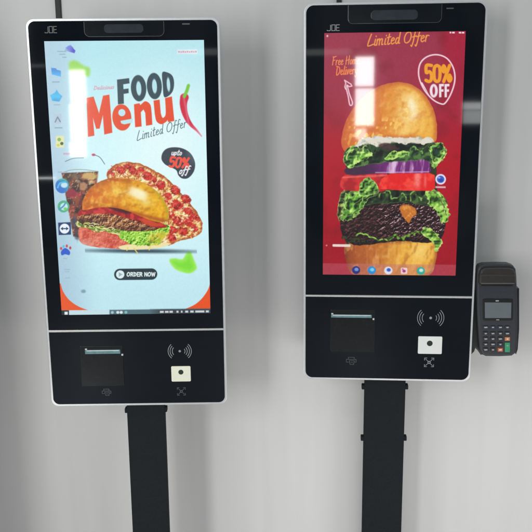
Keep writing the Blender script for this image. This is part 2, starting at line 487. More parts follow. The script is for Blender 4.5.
    def cheese(x, y, d):
        h, sl = relief(x, y, 4.2, 11)
        c = mix((236, 196, 116), (196, 110, 48), ss(.5, .72, h)); c = mix(c, (252, 240, 198), ss(.5, .3, h) * .9)
        c = mix(c, (204, 62, 34), ss(.55, .75, fbm(x, y, 6, 15, 3)) * .7); c = mix(c, (136, 62, 22), ss(.12, .6, -sl) * .55); c = mix(c, (255, 246, 212), ss(.15, .6, sl) * .6)
        return mix(c, (168, 78, 28), ss(-3.4, -.6, d) * (.4 + .6 * vnoise(x, y, 3, 5)))
    cv.poly(outl, cheese, rid=pz, wob=.8)
    rg = np.random.RandomState(5)
    for (x, y, r) in ((121.5, 170.5, 5), (133, 171, 4.6), (112, 173, 3.2), (127, 166, 3), (147.5, 176, 5), (141, 170, 2.8), (160.6, 185.5, 5), (154, 180, 2.6), (175, 191, 4.6), (168.5, 197, 4.2), (177, 206, 5.6), (185, 200, 5), (188, 212, 4.6),
                      (178, 222, 5.2), (188.5, 222, 5.4), (194, 218, 4), (171, 216, 4.2), (166, 204, 3.4), (183, 232, 4.6), (193, 229, 4.2), (173, 231, 4.4), (172, 239, 4)):
        cv.ell(x, y, r * 1.05, r * .84, lambda X_, Y_, d: mix(mix((204, 44, 36), (138, 26, 22), ss(.45, .7, fbm(X_, Y_, 2.6, 3)) * .9 + ss(-1.2, 0, d) * .35), (240, 128, 106), ss(.15, .6, relief(X_, Y_, 2.6, 9, 3)[1]) * .7), rot=.7, soft=.8, wob=1.7, seed=int(x))
        cv.ell(x - r * .2, y - r * .25, r * .45, r * .25, (236, 126, 108), rot=.6, soft=.8, alpha=.35)
    for i in range(190):
        x = rg.uniform(112, 199); y = 162 + (x - 110) * .66 + rg.uniform(0, 34)
        if y < 239 and y > 162 + max(0, x - 126) * .62: cv.ell(x, y, rg.uniform(.6, 2.0), rg.uniform(.4, 1.0), ((252, 232, 160), (190, 96, 34), (250, 244, 214), (214, 60, 40))[i % 4], rot=rg.uniform(0, 3), soft=.4, alpha=.7)
    # drink
    dk = cv.region('drink_picture')
    cv.poly([(62.5, 172.6), (98.6, 171.4), (96.5, 190), (90, 215), (84, 238), (74, 236), (70, 214), (66, 192)],
            lambda x, y, d: mix(mix(mix((58, 28, 24), (140, 64, 42), ss(.42, .68, fbm(x, y, 7, 21, 4))), (24, 14, 18), ss(.52, .72, fbm(x, y, 5, 8))), (236, 186, 140), ss(.25, .7, relief(x, y, 4, 26)[1]) * .6), rid=dk, soft=.9, alpha=.96)
    for (x, y, rx, ry, c, a) in ((90, 176, 7, 4, (214, 186, 112), .85), (76, 176, 6, 3, (120, 104, 76), .7), (84, 186, 4, 4, (206, 150, 104), .8), (72, 193, 5, 5, (158, 34, 58), .85), (72, 208, 3.4, 4, (176, 70, 56), .7),
                                 (92, 182, 3, 2, (240, 220, 160), .7), (80, 195, 3, 3, (190, 50, 60), .6), (68, 181, 3, 2.4, (56, 74, 60), .8), (79, 181, 2.6, 2, (226, 190, 150), .6), (75, 222, 3, 6, (70, 78, 92), .8), (78, 234, 3, 6, (64, 72, 84), .7), (82, 203, 3, 3, (120, 40, 40), .6)):
        cv.ell(x, y, rx, ry, c, soft=1.3, alpha=a, wob=1.0, seed=int(x))
    cv.stroke(spline([(64, 172), (72, 169.6), (84, 169.4), (98, 171.2)], False), .9, (146, 150, 140), alpha=.7, rid=dk)
    cv.stroke([(98.4, 172), (97, 186)], .9, (190, 170, 150), alpha=.6)
    st = cv.region('script_lettering', 'tiny script strokes over the drink')
    cv.stroke(spline([(66, 161), (74, 158), (84, 157.5)], False), .9, (120, 140, 150), rid=st)
    cv.stroke(spline([(94, 154.6), (100, 157), (105, 164)], False), .8, (120, 130, 146), rid=st)
    cv.ell(94, 154.6, 1.8, 1.2, (196, 70, 110), rid=st, soft=.6)
    cv.box(64, 152.4, 72, 154.2, (206, 150, 180), soft=.6, alpha=.8, rid=st)
    # burger
    bg = cv.region('burger_picture')
    cv.ell(140, 251.4, 48, 1.9, (44, 66, 78), rot=.02, soft=1.8, alpha=.95)
    cv.poly(spline([(79.5, 229), (84, 226), (100, 228), (122, 234), (150, 240), (156, 245), (140, 249), (120, 249), (96, 247), (84, 244), (79.4, 239)]),
            lambda x, y, d: mix(mix(mix((196, 70, 52), (236, 138, 112), np.clip(.4 + relief(x, y, 6, 31)[1] * .6 + (fbm(x, y, 7, 31) - .5), 0, 1)), (250, 176, 160), ss(.2, .7, relief(x, y, 3, 34)[1]) * .4), (226, 160, 146), ss(100, 82, x) * ss(236, 244, y) * .9), rid=bg, wob=.6)
    cv.poly(spline([(120, 246.2), (140, 243.6), (166, 243.4), (170, 245), (158, 248.6), (136, 250), (122, 249.6)]), (240, 228, 170), rid=bg, soft=.7)

    def lett(x, y, d):
        h, sl = relief(x, y, 4.0, 41)
        c = mix((104, 176, 34), (184, 234, 84), np.clip(.5 + sl + (h - .5), 0, 1)); c = mix(c, (40, 92, 18), ss(.15, .65, -sl) * .85); c = mix(c, (238, 252, 176), ss(.25, .7, sl) * .7)
        return mix(c, (222, 186, 48), ss(144, 158, x) * ss(229, 237, y) * (.4 + .6 * ss(.4, .6, h)))
    cv.poly(spline([(116, 230), (124, 229), (140, 230), (154, 228), (162, 224), (169, 228), (168, 234), (163, 240), (158, 246), (146, 246), (134, 245), (126, 243), (120, 238)]), lett, rid=bg, wob=2.2, wsc=2.8)
    cv.poly(spline([(76.6, 222), (82, 220), (96, 225), (110, 228), (120, 231), (118, 235), (104, 231), (96, 232), (88, 228), (79, 227)]), lambda x, y, d: mix((96, 120, 40), (226, 226, 150), ss(.4, .7, fbm(x, y, 2.6, 14))), rid=bg, wob=1.2, wsc=2.5)

    def patty(x, y, d):
        h, sl = relief(x, y, 3.0, 51); c = mix((110, 58, 32), (196, 132, 84), np.clip(.45 + sl * .9 + (h - .5) * .6, 0, 1))
        c = mix(c, (44, 20, 14), ss(.12, .6, -sl) * .85); c = mix(c, (240, 202, 150), ss(.2, .6, sl) * .75)
        return mix(c, (46, 22, 16), np.clip(ss(112, 84, x) * ss(215, 224, y) + ss(224, 229, y) * .5, 0, 1) * .8)
    cv.poly(spline([(79.5, 217), (84, 213), (96, 212), (113, 212.5), (127, 216.5), (141, 220.5), (153, 226), (158, 229.4), (150, 231), (138, 231.6), (124, 231), (112, 229.4), (96, 227.4), (84, 224.4), (79, 221)]), patty, rid=bg, wob=.9, wsc=2.6)
    cv.poly(spline([(79, 211.5), (84, 208), (100, 205.6), (120, 206.6), (134, 211), (148, 217), (161, 223), (167, 227), (160, 228.6), (150, 226.4), (138, 222), (126, 218), (112, 214.4), (96, 213.6), (84, 214.6), (79, 215.6)]),
            lambda x, y, d: mix(mix((158, 26, 30), (206, 58, 50), ss(.4, .7, fbm(x, y, 4, 61))), (70, 16, 20), ss(.62, .8, fbm(x, y, 6, 62))), rid=bg, wob=.5)
    cv.poly(spline([(108, 207), (120, 208.4), (132, 212), (128, 214), (116, 211)]), (66, 22, 30), soft=1, alpha=.85)
    cv.poly(spline([(138, 219), (150, 221), (161, 226), (150, 226.5)]), (206, 72, 34), soft=1, alpha=.9)

    def bun(x, y, d):
        t = (x - 84) / 84.0; h, sl = relief(x, y * 1.1, 9, 73, 3); m = fbm(x, y, 5, 79, 4)
        c = mix((214, 104, 10), (234, 172, 14), ss(.1, .75, t + .4 * (h - .5)))
        c = mix(c, (168, 70, 12), ss(-7.5, -.6, d) * ss(208, 182, y) * .85 * ss(.85, .2, t))
        c = mix(c, (246, 204, 84), np.exp(-((x - 118 - (y - 192)) / 17) ** 2 - ((y - 192) / 8) ** 2) * (.25 + .7 * ss(.4, .62, h)))
        c = mix(c, (186, 104, 8), np.exp(-((y - 205 - (x - 96) * .17) / 3) ** 2) * ss(130, 100, x) * .65)
        c = mix(c, (176, 90, 4), ss(.48, .85, m) * .32); c = mix(c, (252, 214, 84), ss(.5, .2, m) * .35)
        c = mix(c, (164, 82, 8), ss(.0, .9, -sl) * .42); c = mix(c, (255, 228, 130), ss(.0, .9, sl) * .36)
        c = mix(c, (186, 160, 30), ss(-5, -.5, d) * ss(.6, .95, t) * .8)
        c = mix(c, (164, 62, 8), np.exp(-((y - 211.5 - (x - 128) * .28) / 2.2) ** 2) * ss(112, 130, x) * .65)
        hl = np.exp(-(((x - 138) * .92 + (y - 194) * .4) / 10.5) ** 4 - ((-(x - 138) * .4 + (y - 194) * .92) / 5.2) ** 4)
        c = mix(c, (252, 244, 206), hl * (.8 + .3 * h))
        c = mix(c, (244, 226, 150), np.exp(-((x - 146) / 7) ** 2 - ((y - 203) / 4.5) ** 2) * .6)
        return c
    cv.poly(spline([(82.6, 207.5), (83.6, 200), (90, 188.4), (102, 180.6), (115.4, 177.6), (130, 179.2), (142, 182.4), (154, 189.6), (163, 199.4), (167.4, 209), (168.6, 218.6), (163, 222.8), (154, 221.6), (140, 216.6), (128, 211.4), (115, 207.8), (98, 207.4), (88, 209.6), (83.4, 210)]), bun, rid=bg, wob=.35)
    for (x0, x1, y0, y1) in ((134, 137.4, 248.6, 253.4), (150, 149, 247, 250.4), (128, 127, 248, 250.6)):
        cv.stroke([(x0, y0), (x1, y1)], 1.0, (236, 206, 110), soft=.5)
    for i in range(26):
        x = 80 + rg.uniform(0, 40); y = 222.5 + (x - 80) * .22 + rg.uniform(-1.6, 3)
        cv.stroke(spline([(x, y), (x + rg.uniform(1, 3), y + rg.uniform(-1.4, 1.4)), (x + rg.uniform(3, 6), y + rg.uniform(-.6, 1.6))], False), .8, ((238, 240, 178), (150, 184, 70), (206, 214, 110))[i % 3], soft=.35, alpha=.9)
    # order button
    ob = cv.region('order_button')
    cv.poly(rrect(114.4, 268.9, 157, 280.2, 5.6), (34, 56, 62), rid=ob)
    cv.ell(120.4, 274.6, 4.1, 4.1, (222, 240, 244), rid=ob)
    cv.poly([(119, 272.4), (122.8, 274.6), (119, 276.8)], (150, 176, 184), soft=.5)
    text(cv, 'ORDER NOW', 127, 276.4, 3.7, (232, 242, 244), .95, rot=.01, sx=1.06, gap=.12, rid=ob, smooth=False)
    # desktop icons
    def icon(label=None): return cv.region('desktop_icon', label)
    k = icon('blue and violet desktop icon')
    cv.poly([(65, 49.6), (68.6, 45), (72, 45.4), (76, 50), (75, 52.4)], lambda x, y, d: mix((146, 170, 226), (66, 60, 190), ss(66, 76, x)), rid=k, soft=.6)
    cv.poly([(66, 47), (71, 44), (74, 47), (69, 49)], (96, 120, 210), soft=.7, alpha=.7)
    for (x0, x1, y) in ((58, 67, 50.2), (60, 66, 53), (63, 67, 56)): cv.box(x0, y, x1, y + .9, (116, 148, 170), soft=.5, alpha=.7)
    k = icon('blue folder icon')
    cv.poly([(52, 67), (56.6, 67.4), (57.6, 69), (61.6, 70), (61.6, 76), (52.6, 73.6)], lambda x, y, d: mix((42, 134, 214), (64, 178, 238), ss(68, 76, y)), rid=k, soft=.5)
    cv.box(53, 80.6, 60.4, 81.8, (126, 152, 178), soft=.5, alpha=.75)
    k = icon('cyan pentagon icon')
    cv.poly([(51, 94.6), (56, 91.6), (57.6, 89), (59.6, 92.6), (63, 95.6), (60, 101), (53, 100)], lambda x, y, d: mix((30, 148, 214), (60, 190, 236), vnoise(x, y, 4, 3)), rid=k, soft=.7)
    cv.box(54.6, 103.6, 61, 104.6, (126, 152, 178), soft=.5, alpha=.6)
    k = icon('grey recycle bin icon')
    cv.poly([(54.6, 113.6), (62.4, 113.4), (61.6, 123), (56, 123.2)], (176, 196, 212), rid=k, soft=.6)
    cv.stroke([(56, 121.4), (58.4, 116.4), (61, 121)], 1.2, (104, 132, 154)); cv.box(55.4, 126.6, 63, 127.8, (118, 146, 168), soft=.5, alpha=.7)
    k = icon('pale yellow document icon')
    cv.box(56.8, 135.4, 64.8, 147, (222, 228, 168), rid=k, soft=.6)
    cv.ell(60, 139, 1.8, 1.8, (126, 176, 84)); cv.ell(62.6, 143, 1.6, 1.6, (62, 86, 66)); cv.ell(59, 144.6, 1.5, 1.3, (206, 200, 76))
    k = icon('blue and green swirl icon')
    cv.ell(63, 185.4, 6.7, 7.4, lambda x, y, d: mix((36, 110, 204), (80, 204, 150), ss(182, 178, y) * .8 + ss(64, 69, x) * .4), rid=k)
    cv.ell(65, 184.6, 3.4, 2.8, (196, 226, 236), soft=.8); cv.stroke(spline([(58.6, 187), (61, 182.6), (66, 181.6)], False), 1.6, (64, 190, 226))
    for x in (59, 64): cv.box(x, 171 + (x - 59) * .1, x + 4, 172.2, (140, 164, 186), soft=.5, alpha=.6)
    k = icon('green ring icon')
    cv.ell(64.3, 206, 5.8, 6, (74, 176, 132), rid=k); cv.ell(64.8, 206.2, 3.7, 3.8, (196, 226, 236)); cv.stroke(spline([(60, 209), (64, 206), (66, 203)], False), 1.5, (60, 150, 196)); cv.ell(66, 208.4, 1.7, 1.4, (110, 206, 96))
    k = icon('navy square icon with a white disc and double arrow')
    cv.poly([(59, 222.2), (71.4, 221.8), (71.8, 234.2), (59.6, 234.6)], (24, 56, 106), rid=k)
    cv.ell(65.4, 228.2, 4.9, 5, (236, 242, 248)); cv.stroke([(62.6, 228.2), (68.2, 228.2)], 1.1, (24, 56, 106))
    cv.poly([(61.4, 228.2), (63.8, 226.4), (63.8, 230)], (24, 56, 106), soft=.3); cv.poly([(69.4, 228.2), (67, 226.4), (67, 230)], (24, 56, 106), soft=.3)
    k = icon('blue paw icon with red toes')
    cv.poly(spline([(62, 251), (66, 247.6), (70.6, 251), (70, 254.6), (66, 253.8), (62.6, 254.8)]), (44, 92, 206), rid=k)
    for (x, y, c) in ((62, 248, (206, 70, 90)), (64.4, 246, (86, 196, 226)), (67.6, 245.6, (206, 70, 90)), (71, 247.6, (196, 60, 90))): cv.ell(x, y, 1.1, 1.5, c, rid=k)
    for (x0, y, x1) in ((64, 257.6, 68), (65, 268.6, 71), (66, 270.8, 70), (66, 277, 71)): cv.box(x0, y, x1, y + 1, (150, 178, 196), soft=.5, alpha=.65)
    k = icon('small grey icon')
    cv.ell(84, 291, 2.4, 1.7, (132, 164, 180), rid=k, soft=.8)
    # taskbar
    tb = cv.region('taskbar')
    cv.box(60, 309.8, 212, 316, (196, 224, 232), soft=.3, rid=tb)
    cv.box(60, 309.8, 69.8, 316, (30, 40, 46), soft=.3); cv.box(65.4, 311.2, 68.6, 314.2, (226, 236, 240), soft=.4)
    cv.box(109.8, 309.8, 212, 316, (82, 110, 120), soft=.6)
    cv.poly([(150, 309.8), (212, 309.8), (212, 316), (150, 316)], lambda x, y, d: mix((82, 110, 120), (54, 62, 68), ss(146, 166, x)), soft=1.2)
    for (x, c) in ((112.6, (160, 196, 206)), (118, (214, 230, 236)), (121.4, (226, 236, 240)), (126, (120, 190, 190))): cv.ell(x, 312.4, 1.5, 1.4, c)
    for (x0, x1) in ((159.6, 163.4), (164.6, 168.2), (169, 172.4), (176, 178), (180.4, 182), (184.6, 187.6), (189.6, 193), (194.6, 203.6), (205, 208)): cv.box(x0, 311.4, x1, 313.4, (222, 230, 234), soft=.4, alpha=.9)
    cv.img = np.clip(cv.img + (fbm(X, Y, 1.0, 91, 1)[..., None] - .5) * .02, 0, 1)
    return cv


def picture_offer():
    cv = Canvas([(325.4, 33.1), (464.9, 30.0), (453.9, 275.2), (323.9, 275.9)], 430, 764)
    X, Y = cv.X, cv.Y
    n = fbm(X, Y, 26, 5, 3)
    base = mix((152, 34, 60), (174, 10, 34), ss(70, 165, Y))
    base = mix(base, np.array([150, 10, 28]), ss(190, 262, Y) * .7)
    base = mix(base, np.array([156, 52, 80]), (1 - ss(60, 150, Y)) * ss(446, 436, X) * .55)  # pinkish veil of mirrored room light painted over the upper red, ending near the right
    base = mix(base, np.array([166, 22, 56]), (1 - ss(60, 150, Y)) * ss(438, 446, X) * .7)
    base = mix(base, np.array([120, 14, 30]), ss(.55, .8, n) * .35)
    base = mix(base, np.array([176, 20, 48]), ss(.45, .2, n) * .25)
    cv.img[:] = base
    # title
    tt = cv.region('title_lettering')
    text(cv, 'Limited Offer', 368, 45.6, 10.8, (240, 156, 70), 1.15, rot=-.085, slant=.22, sx=.86, gap=.06, rid=tt, soft=.45)
    sub = cv.region('script_lettering')
    text(cv, 'Free Home', 333, 65.4, 8.2, (236, 142, 84), .85, rot=-.06, slant=.2, sx=.66, gap=.07, rid=sub, soft=.4)
    text(cv, 'Delivery', 337, 75.2, 8.4, (240, 132, 68), 1.0, rot=-.06, slant=.15, sx=.68, gap=.06, rid=sub, soft=.4)
    ar = cv.region('arrow')
    PK = (238, 196, 210)
    cv.stroke([(345.4, 80.6), (351.6, 84.4), (352.6, 86.4), (350, 87), (347.8, 85.4), (346.4, 89.4), (345.6, 87.4), (346.6, 83.4), (345.4, 80.6)], 1.2, PK, rid=ar, soft=.5)
    cv.stroke(spline([(348.2, 86.4), (350, 94), (353, 102.4), (352.4, 105.6), (350.4, 105), (349, 97), (347, 89)], False), 1.3, PK, rid=ar, soft=.5)
    # 50% OFF badge
    bd = cv.region('discount_badge')
    ring = spline([(436, 54), (446, 57.5), (452.4, 67), (454, 79), (450.6, 92), (444.6, 102.4), (440, 103.4), (432, 99), (423.6, 89), (418.6, 76), (419.6, 64), (426, 56.6)])
    cv.poly(ring, (162, 30, 58), alpha=.25, rid=bd)
    cv.stroke(ring + [ring[0]], 1.5, (240, 206, 214), rid=bd, soft=.45)
    cv.stroke(spline([(421.4, 83), (424.6, 88), (429, 96)], False), 2.1, (240, 214, 220), rid=bd, soft=.5, taper=True)
    text(cv, '50%', 424.8, 81.2, 16.2, (240, 158, 36), 3.3, rot=-.01, sx=.78, gap=.05, soft=.45)
    text(cv, 'OFF', 430, 96.4, 13.2, (238, 220, 228), 2.7, rot=-.02, sx=.6, gap=.1, soft=.45, smooth=True) if False else None
    WH = (240, 222, 230)
    cv.ell(433.2, 90.4, 4.0, 6.9, WH, soft=.5); cv.ell(433.2, 90.4, 1.3, 4.2, (164, 40, 68), soft=.4)
    for x0 in (438.4, 443.8):
        cv.poly([(x0, 83.6), (x0 + 4.8, 83.2), (x0 + 4.8, 85.8), (x0 + 2.3, 86), (x0 + 2.3, 89), (x0 + 4.4, 88.8), (x0 + 4.4, 91.2), (x0 + 2.3, 91.4), (x0 + 2.3, 96.8), (x0, 97)], WH, soft=.4)
    # ---------------- burger layers, bottom up
    bg = cv.region('burger_picture')

    cv.poly(spline([(346, 146), (370, 142), (410, 142), (434, 146), (436, 170), (436, 190), (441, 215), (438, 240), (400, 244), (356, 246), (346, 236), (343, 210), (347, 188), (347, 166)]), lambda x, y, d: mix((34, 26, 20), (58, 66, 34), fbm(x, y, 5, 88)), rid=bg, wob=1.0)

    def bottom_bun(x, y, d):
        h, sl = relief(x, y * .6, 8, 2, 3)
        c = mix((172, 84, 40), (236, 172, 58), ss(352, 412, x + 22 * (h - .5)))
        st = ss(.5, .8, fbm(x, y * .22, 3.4, 8, 3)) * ss(414, 396, x) * ss(362, 374, x)  # pale vertical streaks: a reflection painted into the bun
        c = mix(c, (232, 164, 104), st * .5); c = mix(c, (250, 218, 124), np.exp(-((x - 419) / 10) ** 2 - ((y - 252) / 10) ** 2) * .7)
        c = mix(c, (118, 48, 26), ss(-5, 0, d) * .55 + ss(360, 349, x) * .3)
        c = mix(c, (156, 80, 28), ss(.0, .9, -sl) * .4)
        return mix(c, (252, 214, 130), ss(.0, .9, sl) * .35)
    cv.poly(spline([(346, 244), (360, 240), (380, 241), (404, 241), (424, 238), (434, 240), (436, 252), (434, 264), (428, 275), (402, 281), (374, 281), (354, 276), (346.6, 262)]), bottom_bun, rid=bg, wob=.4)

    def patty(x, y, d):
        h, sl = relief(x + .3 * y, y, 3.4, 31); h2, s2 = relief(x + y * .5, y * .8 - x * .3, 1.9, 33, 3)
        c = mix((22, 12, 16), (84, 48, 48), np.clip(.38 + sl * .9 + (h - .5), 0, 1))
        c = mix(c, (126, 62, 70), ss(.25, .7, s2) * .5)
        lit = (ss(372, 388, x) * .8 + .2) * ss(200, 210, y) * ss(242, 230, y)
        c = mix(c, (222, 190, 202), ss(.30, .75, sl * .6 + s2 * .6) * lit * .9)
        c = mix(c, (8, 6, 8), ss(.15, .6, -s2) * .7)
        return mix(c, (14, 12, 12), ss(-5, 0, d) * .5)
    cv.poly(spline([(341, 226), (344, 212), (352, 203), (366, 200), (390, 199), (414, 199), (430, 203), (442, 213), (444.4, 226), (440, 238), (426, 243), (404, 241), (380, 244), (358, 246), (346, 242)]), patty, rid=bg, wob=1.1, wsc=5)
    cv.poly(spline([(399.6, 207), (406, 205), (414, 208), (416, 214), (411.6, 218), (408.6, 223.4), (404.6, 219.6), (401, 214)]), lambda x, y, d: mix((196, 112, 40), (230, 156, 70), ss(.4, .7, fbm(x, y, 4, 12))), soft=.7, rid=bg)
    # lower lettuce rim
    LG = (150, 214, 84)

    def leafc(lo, hi, sc=4.0, sd=3, pale=(206, 236, 140)):
        def f(x, y, d):
            h, sl = relief(x, y, sc * 1.8, sd, 3)
            c = mix(lo, hi, np.clip(.5 + sl * 1.0 + (h - .5) * 1.3, 0, 1))
            c = mix(c, tuple(v * .35 for v in lo), ss(.16, .7, -sl) * .8)
            vein = np.abs(fbm(x, y, sc * 2.6, sd + 9, 2) - .5)
            c = mix(c, pale, ss(.035, .0, vein) * .4)
            c = mix(c, pale, ss(.30, .85, sl) * .75)
            return mix(c, pale, ss(-1.1, -.1, d) * (.25 + .7 * vnoise(x, y, 3.1, sd + 4)))
        return f
    curly(cv, [(357, 236), (364, 234.6), (371, 238), (380, 240.6), (392, 239.6)], 1.5, LG, .8, 2, bg)
    curly(cv, [(389, 240), (396, 236), (401, 240), (407, 236), (413, 234), (420, 232)], 1.9, (120, 178, 62), 1.4, 4, bg)
    cv.poly(spline([(420, 233), (425, 228), (432, 230), (438, 236), (440.6, 242), (438, 250), (434.6, 251), (432, 243), (427, 238)]), leafc((78, 132, 40), (166, 214, 88), 4, 7), rid=bg, wob=2.0, wsc=3)
    curly(cv, [(344, 238), (350, 243), (358, 241), (366, 243)], 2.6, (52, 66, 36), 1.3, 6, bg)
    # middle leaf (dark) with light rims
    cv.poly(spline([(340, 200), (350, 190), (372, 186), (400, 188), (424, 187), (440, 194), (446, 204), (440, 208), (424, 205), (404, 203), (384, 204), (366, 206), (350, 212)]), leafc((18, 30, 20), (44, 66, 38), 6, 13, (84, 122, 60)), rid=bg, wob=1.6, wsc=5)
    curly(cv, [(380, 196), (387, 192), (395, 200), (402, 194), (408, 202), (413, 193), (420, 199), (428, 192)], 1.3, (140, 186, 92), 1.4, 8, bg)
    cv.poly(spline([(341, 216), (345, 206), (346, 196), (354, 191), (362, 184), (369, 178.6), (373, 182), (378, 186), (379, 194), (372, 198), (366, 204), (360, 214), (352, 220), (346, 222)]), leafc((40, 84, 30), (132, 200, 70), 5, 19, (220, 246, 150)), rid=bg, wob=2.6, wsc=3.2)
    curly(cv, [(346, 208), (349, 197), (358, 194), (365, 186), (369, 180)], 1.7, (176, 224, 112), 1.3, 3, bg)
    curly(cv, [(352, 218), (360, 208), (364, 198), (373, 192)], 1.3, (150, 200, 84), 1.2, 5, bg)
    cv.poly(spline([(338, 210), (341, 196), (346, 190), (346, 204), (342, 220), (339, 222)]), leafc((44, 66, 34), (98, 128, 60), 4, 23), rid=bg, wob=1.2, alpha=.9)
    cv.poly(spline([(426, 190), (432, 187.4), (439, 192), (444, 200), (447.4, 210), (446.4, 220), (441, 223), (437, 214), (431, 208), (427.6, 200)]), leafc((64, 116, 38), (156, 212, 84), 4.5, 27), rid=bg, wob=2.6, wsc=3.4)
    curly(cv, [(428, 192), (435, 192), (441, 202), (445, 216)], 1.4, (204, 238, 136), 1.1, 7, bg)
    # tomato
    cv.poly(spline([(341, 184), (345, 176.5), (360, 174), (386, 172.6), (386, 191), (366, 192), (349, 191.6), (342, 189)]), lambda x, y, d: mix(mix((170, 28, 36), (216, 52, 50), ss(.4, .7, fbm(x, y, 9, 37))), (250, 150, 140), np.exp(-((y - 177.5 - (x - 360) * -.06) / .9) ** 2) * .5), rid=bg, soft=.8)
    cv.poly([(378, 189.6), (381, 180), (390, 174), (410, 172.6), (428, 172.6), (434, 175), (434.4, 188), (430, 191), (404, 191)],
            lambda x, y, d: mix(mix((226, 30, 30), (246, 74, 58), ss(.35, .75, fbm(x, y, 8, 39))), (250, 172, 164), np.clip(np.exp(-((x - 417) / 3.0) ** 2 - ((y - 180) / 8) ** 4) * .75 + np.exp(-((x - 424.5) / 1.4) ** 2 - ((y - 181) / 7) ** 4) * .5, 0, 1) * (.6 + .5 * fbm(x, y, 2.5, 66))), rid=bg, soft=.6)
    cv.poly(spline([(360, 186), (369, 178), (376, 184), (379, 192), (370, 196), (362, 196)]), leafc((48, 90, 36), (132, 192, 76), 4, 45), rid=bg, wob=1.4)
    # onion
    cv.poly(spline([(345, 172), (352, 167), (374, 163.6), (400, 160.6), (427, 159.6), (429, 166), (428, 172.6), (404, 173.4), (376, 174.4), (352, 176)]),
            lambda x, y, d: mix(mix(mix((66, 32, 72), (112, 38, 116), np.clip(ss(360, 392, x) * (.5 + fbm(x, y * .4, 4, 48)), 0, 1)), (228, 190, 226), ss(.45, .8, fbm(x + (y - 160) * .12, y * .16, 3.0, 47, 4)) * ss(376, 394, x) * .95), (62, 40, 60), ss(374, 352, x) * .7), rid=bg, soft=.6)  # duller left end: reflection veil painted into the onion colour
    cv.stroke(spline([(376, 173.2), (400, 172.6), (428, 171.8)], False), 1.1, (222, 180, 214), soft=.6, alpha=.7)
    # crown

    def crown(x, y, d):
        h, sl = relief(x, y * .9, 10, 71, 3); m = fbm(x, y, 5, 75, 4)
        c = mix((216, 116, 40), (238, 176, 64), ss(366, 420, x + 26 * (h - .5)))
        c = mix(c, (252, 222, 140), np.exp(-((x - 409) / 12) ** 2 - ((y - 110) / 19) ** 2) * (.45 + .8 * ss(.35, .65, m)))
        c = mix(c, (255, 242, 204), np.exp(-((x - 411) / 5) ** 2 - ((y - 114) / 9) ** 2) * .75 * ss(.3, .6, h))
        c = mix(c, (250, 212, 116), np.exp(-((x - 402) / 9) ** 2 - ((y - 131) / 6) ** 2) * .6)
        spk = ss(.52, .74, vnoise(x + .2 * y, y * .55, 2.2, 73)) * ss(112, 124, y) * ss(412, 396, x)
        c = mix(c, (252, 206, 104), spk * .8)
        c = mix(c, (204, 104, 36), ss(.46, .85, m) * .24)
        c = mix(c, (196, 98, 36), ss(.0, 1.1, -sl) * .32); c = mix(c, (255, 226, 150), ss(.0, 1.1, sl) * .28)
        c = mix(c, (255, 248, 216), np.exp(-((x - 412) / 4) ** 2 - ((y - 106 - (x - 412) * .5) / 8) ** 2) * .8)
        c = mix(c, (192, 88, 36), ss(-6, -.4, d) * .65)
        return mix(c, (206, 98, 52), ss(362, 344, x) * .5)  # browner left side: reflection veil painted into the bun colour
    cv.poly(spline([(345, 152), (342, 144), (343.6, 132), (348.4, 118), (356, 106), (366, 95), (378, 87), (390, 83), (402, 82.2), (413, 85.2), (424, 94), (431.4, 106), (435.6, 120), (436.4, 134), (434, 142), (422, 141), (404, 139), (384, 140), (364, 145), (354, 152), (349, 155)]), crown, rid=bg, wob=.4)
    # upper lettuce
    cv.poly(spline([(346, 152), (356, 146), (372, 142), (396, 143), (420, 140), (436, 144), (443, 152), (440, 160), (432, 163), (420, 160), (404, 162), (386, 163), (368, 166), (354, 168), (346, 164)]), leafc((16, 30, 20), (46, 76, 42), 6, 53, (92, 134, 66)), rid=bg, wob=1.6, wsc=5)
    cv.poly(spline([(345, 158), (349, 150), (356, 146), (362, 150), (369, 150), (373, 155), (366, 160), (360, 163), (352, 168), (346, 166)]), leafc((42, 86, 32), (136, 200, 72), 4, 57, (220, 246, 150)), rid=bg, wob=2.4, wsc=3.6)
    cv.poly(spline([(385, 160), (389, 154), (394, 151), (398, 152), (403, 150.6), (409, 153), (404, 157), (398, 158), (392, 160)]), leafc((70, 120, 44), (160, 212, 92), 3.6, 59), rid=bg, wob=1.2, wsc=3)
    cv.poly(spline([(429, 148), (434, 143), (441, 142), (445, 148), (444.6, 156), (439, 162), (434, 168), (431, 162), (430, 155)]), leafc((42, 82, 36), (144, 204, 82), 4, 63, (220, 246, 150)), rid=bg, wob=2.4, wsc=3)
    cv.ell(436, 152, 3.2, 3.2, (30, 54, 48), soft=1.2, alpha=.85)
    curly(cv, [(347, 160), (352, 151), (360, 152), (366, 147)], 1.4, (190, 228, 130), 1.2, 9, bg)
    curly(cv, [(408, 154), (414, 147), (420, 152), (427, 146), (434, 145)], 1.6, (126, 180, 88), 1.4, 1, bg)
    curly(cv, [(432, 166), (434, 160), (442, 158), (445, 150)], 1.2, (170, 216, 106), 1.0, 11, bg)
    # sauce
    cv.poly(spline([(356, 146), (364, 139), (376, 137), (400, 137.6), (420, 137), (431, 138.6), (432, 142), (424, 144.6), (412, 142.4), (404, 144.6), (392, 142.6), (380, 147), (368, 144), (360, 147)]),
            lambda x, y, d: mix((226, 222, 208), (178, 176, 160), ss(.45, .72, fbm(x, y, 5, 67, 3))), rid=bg, wob=2.0, wsc=3.0, soft=.7)
    cv.poly(spline([(379, 146), (386, 143), (394, 146), (398, 150), (386, 150.6)]), (72, 44, 46), soft=1.0, alpha=.85)
    cv.poly(spline([(366, 141.4), (380, 139), (400, 138.2), (420, 139.6), (432, 141), (420, 143.4), (402, 142.4), (384, 143)]), (226, 220, 204), soft=1.2, alpha=.85)
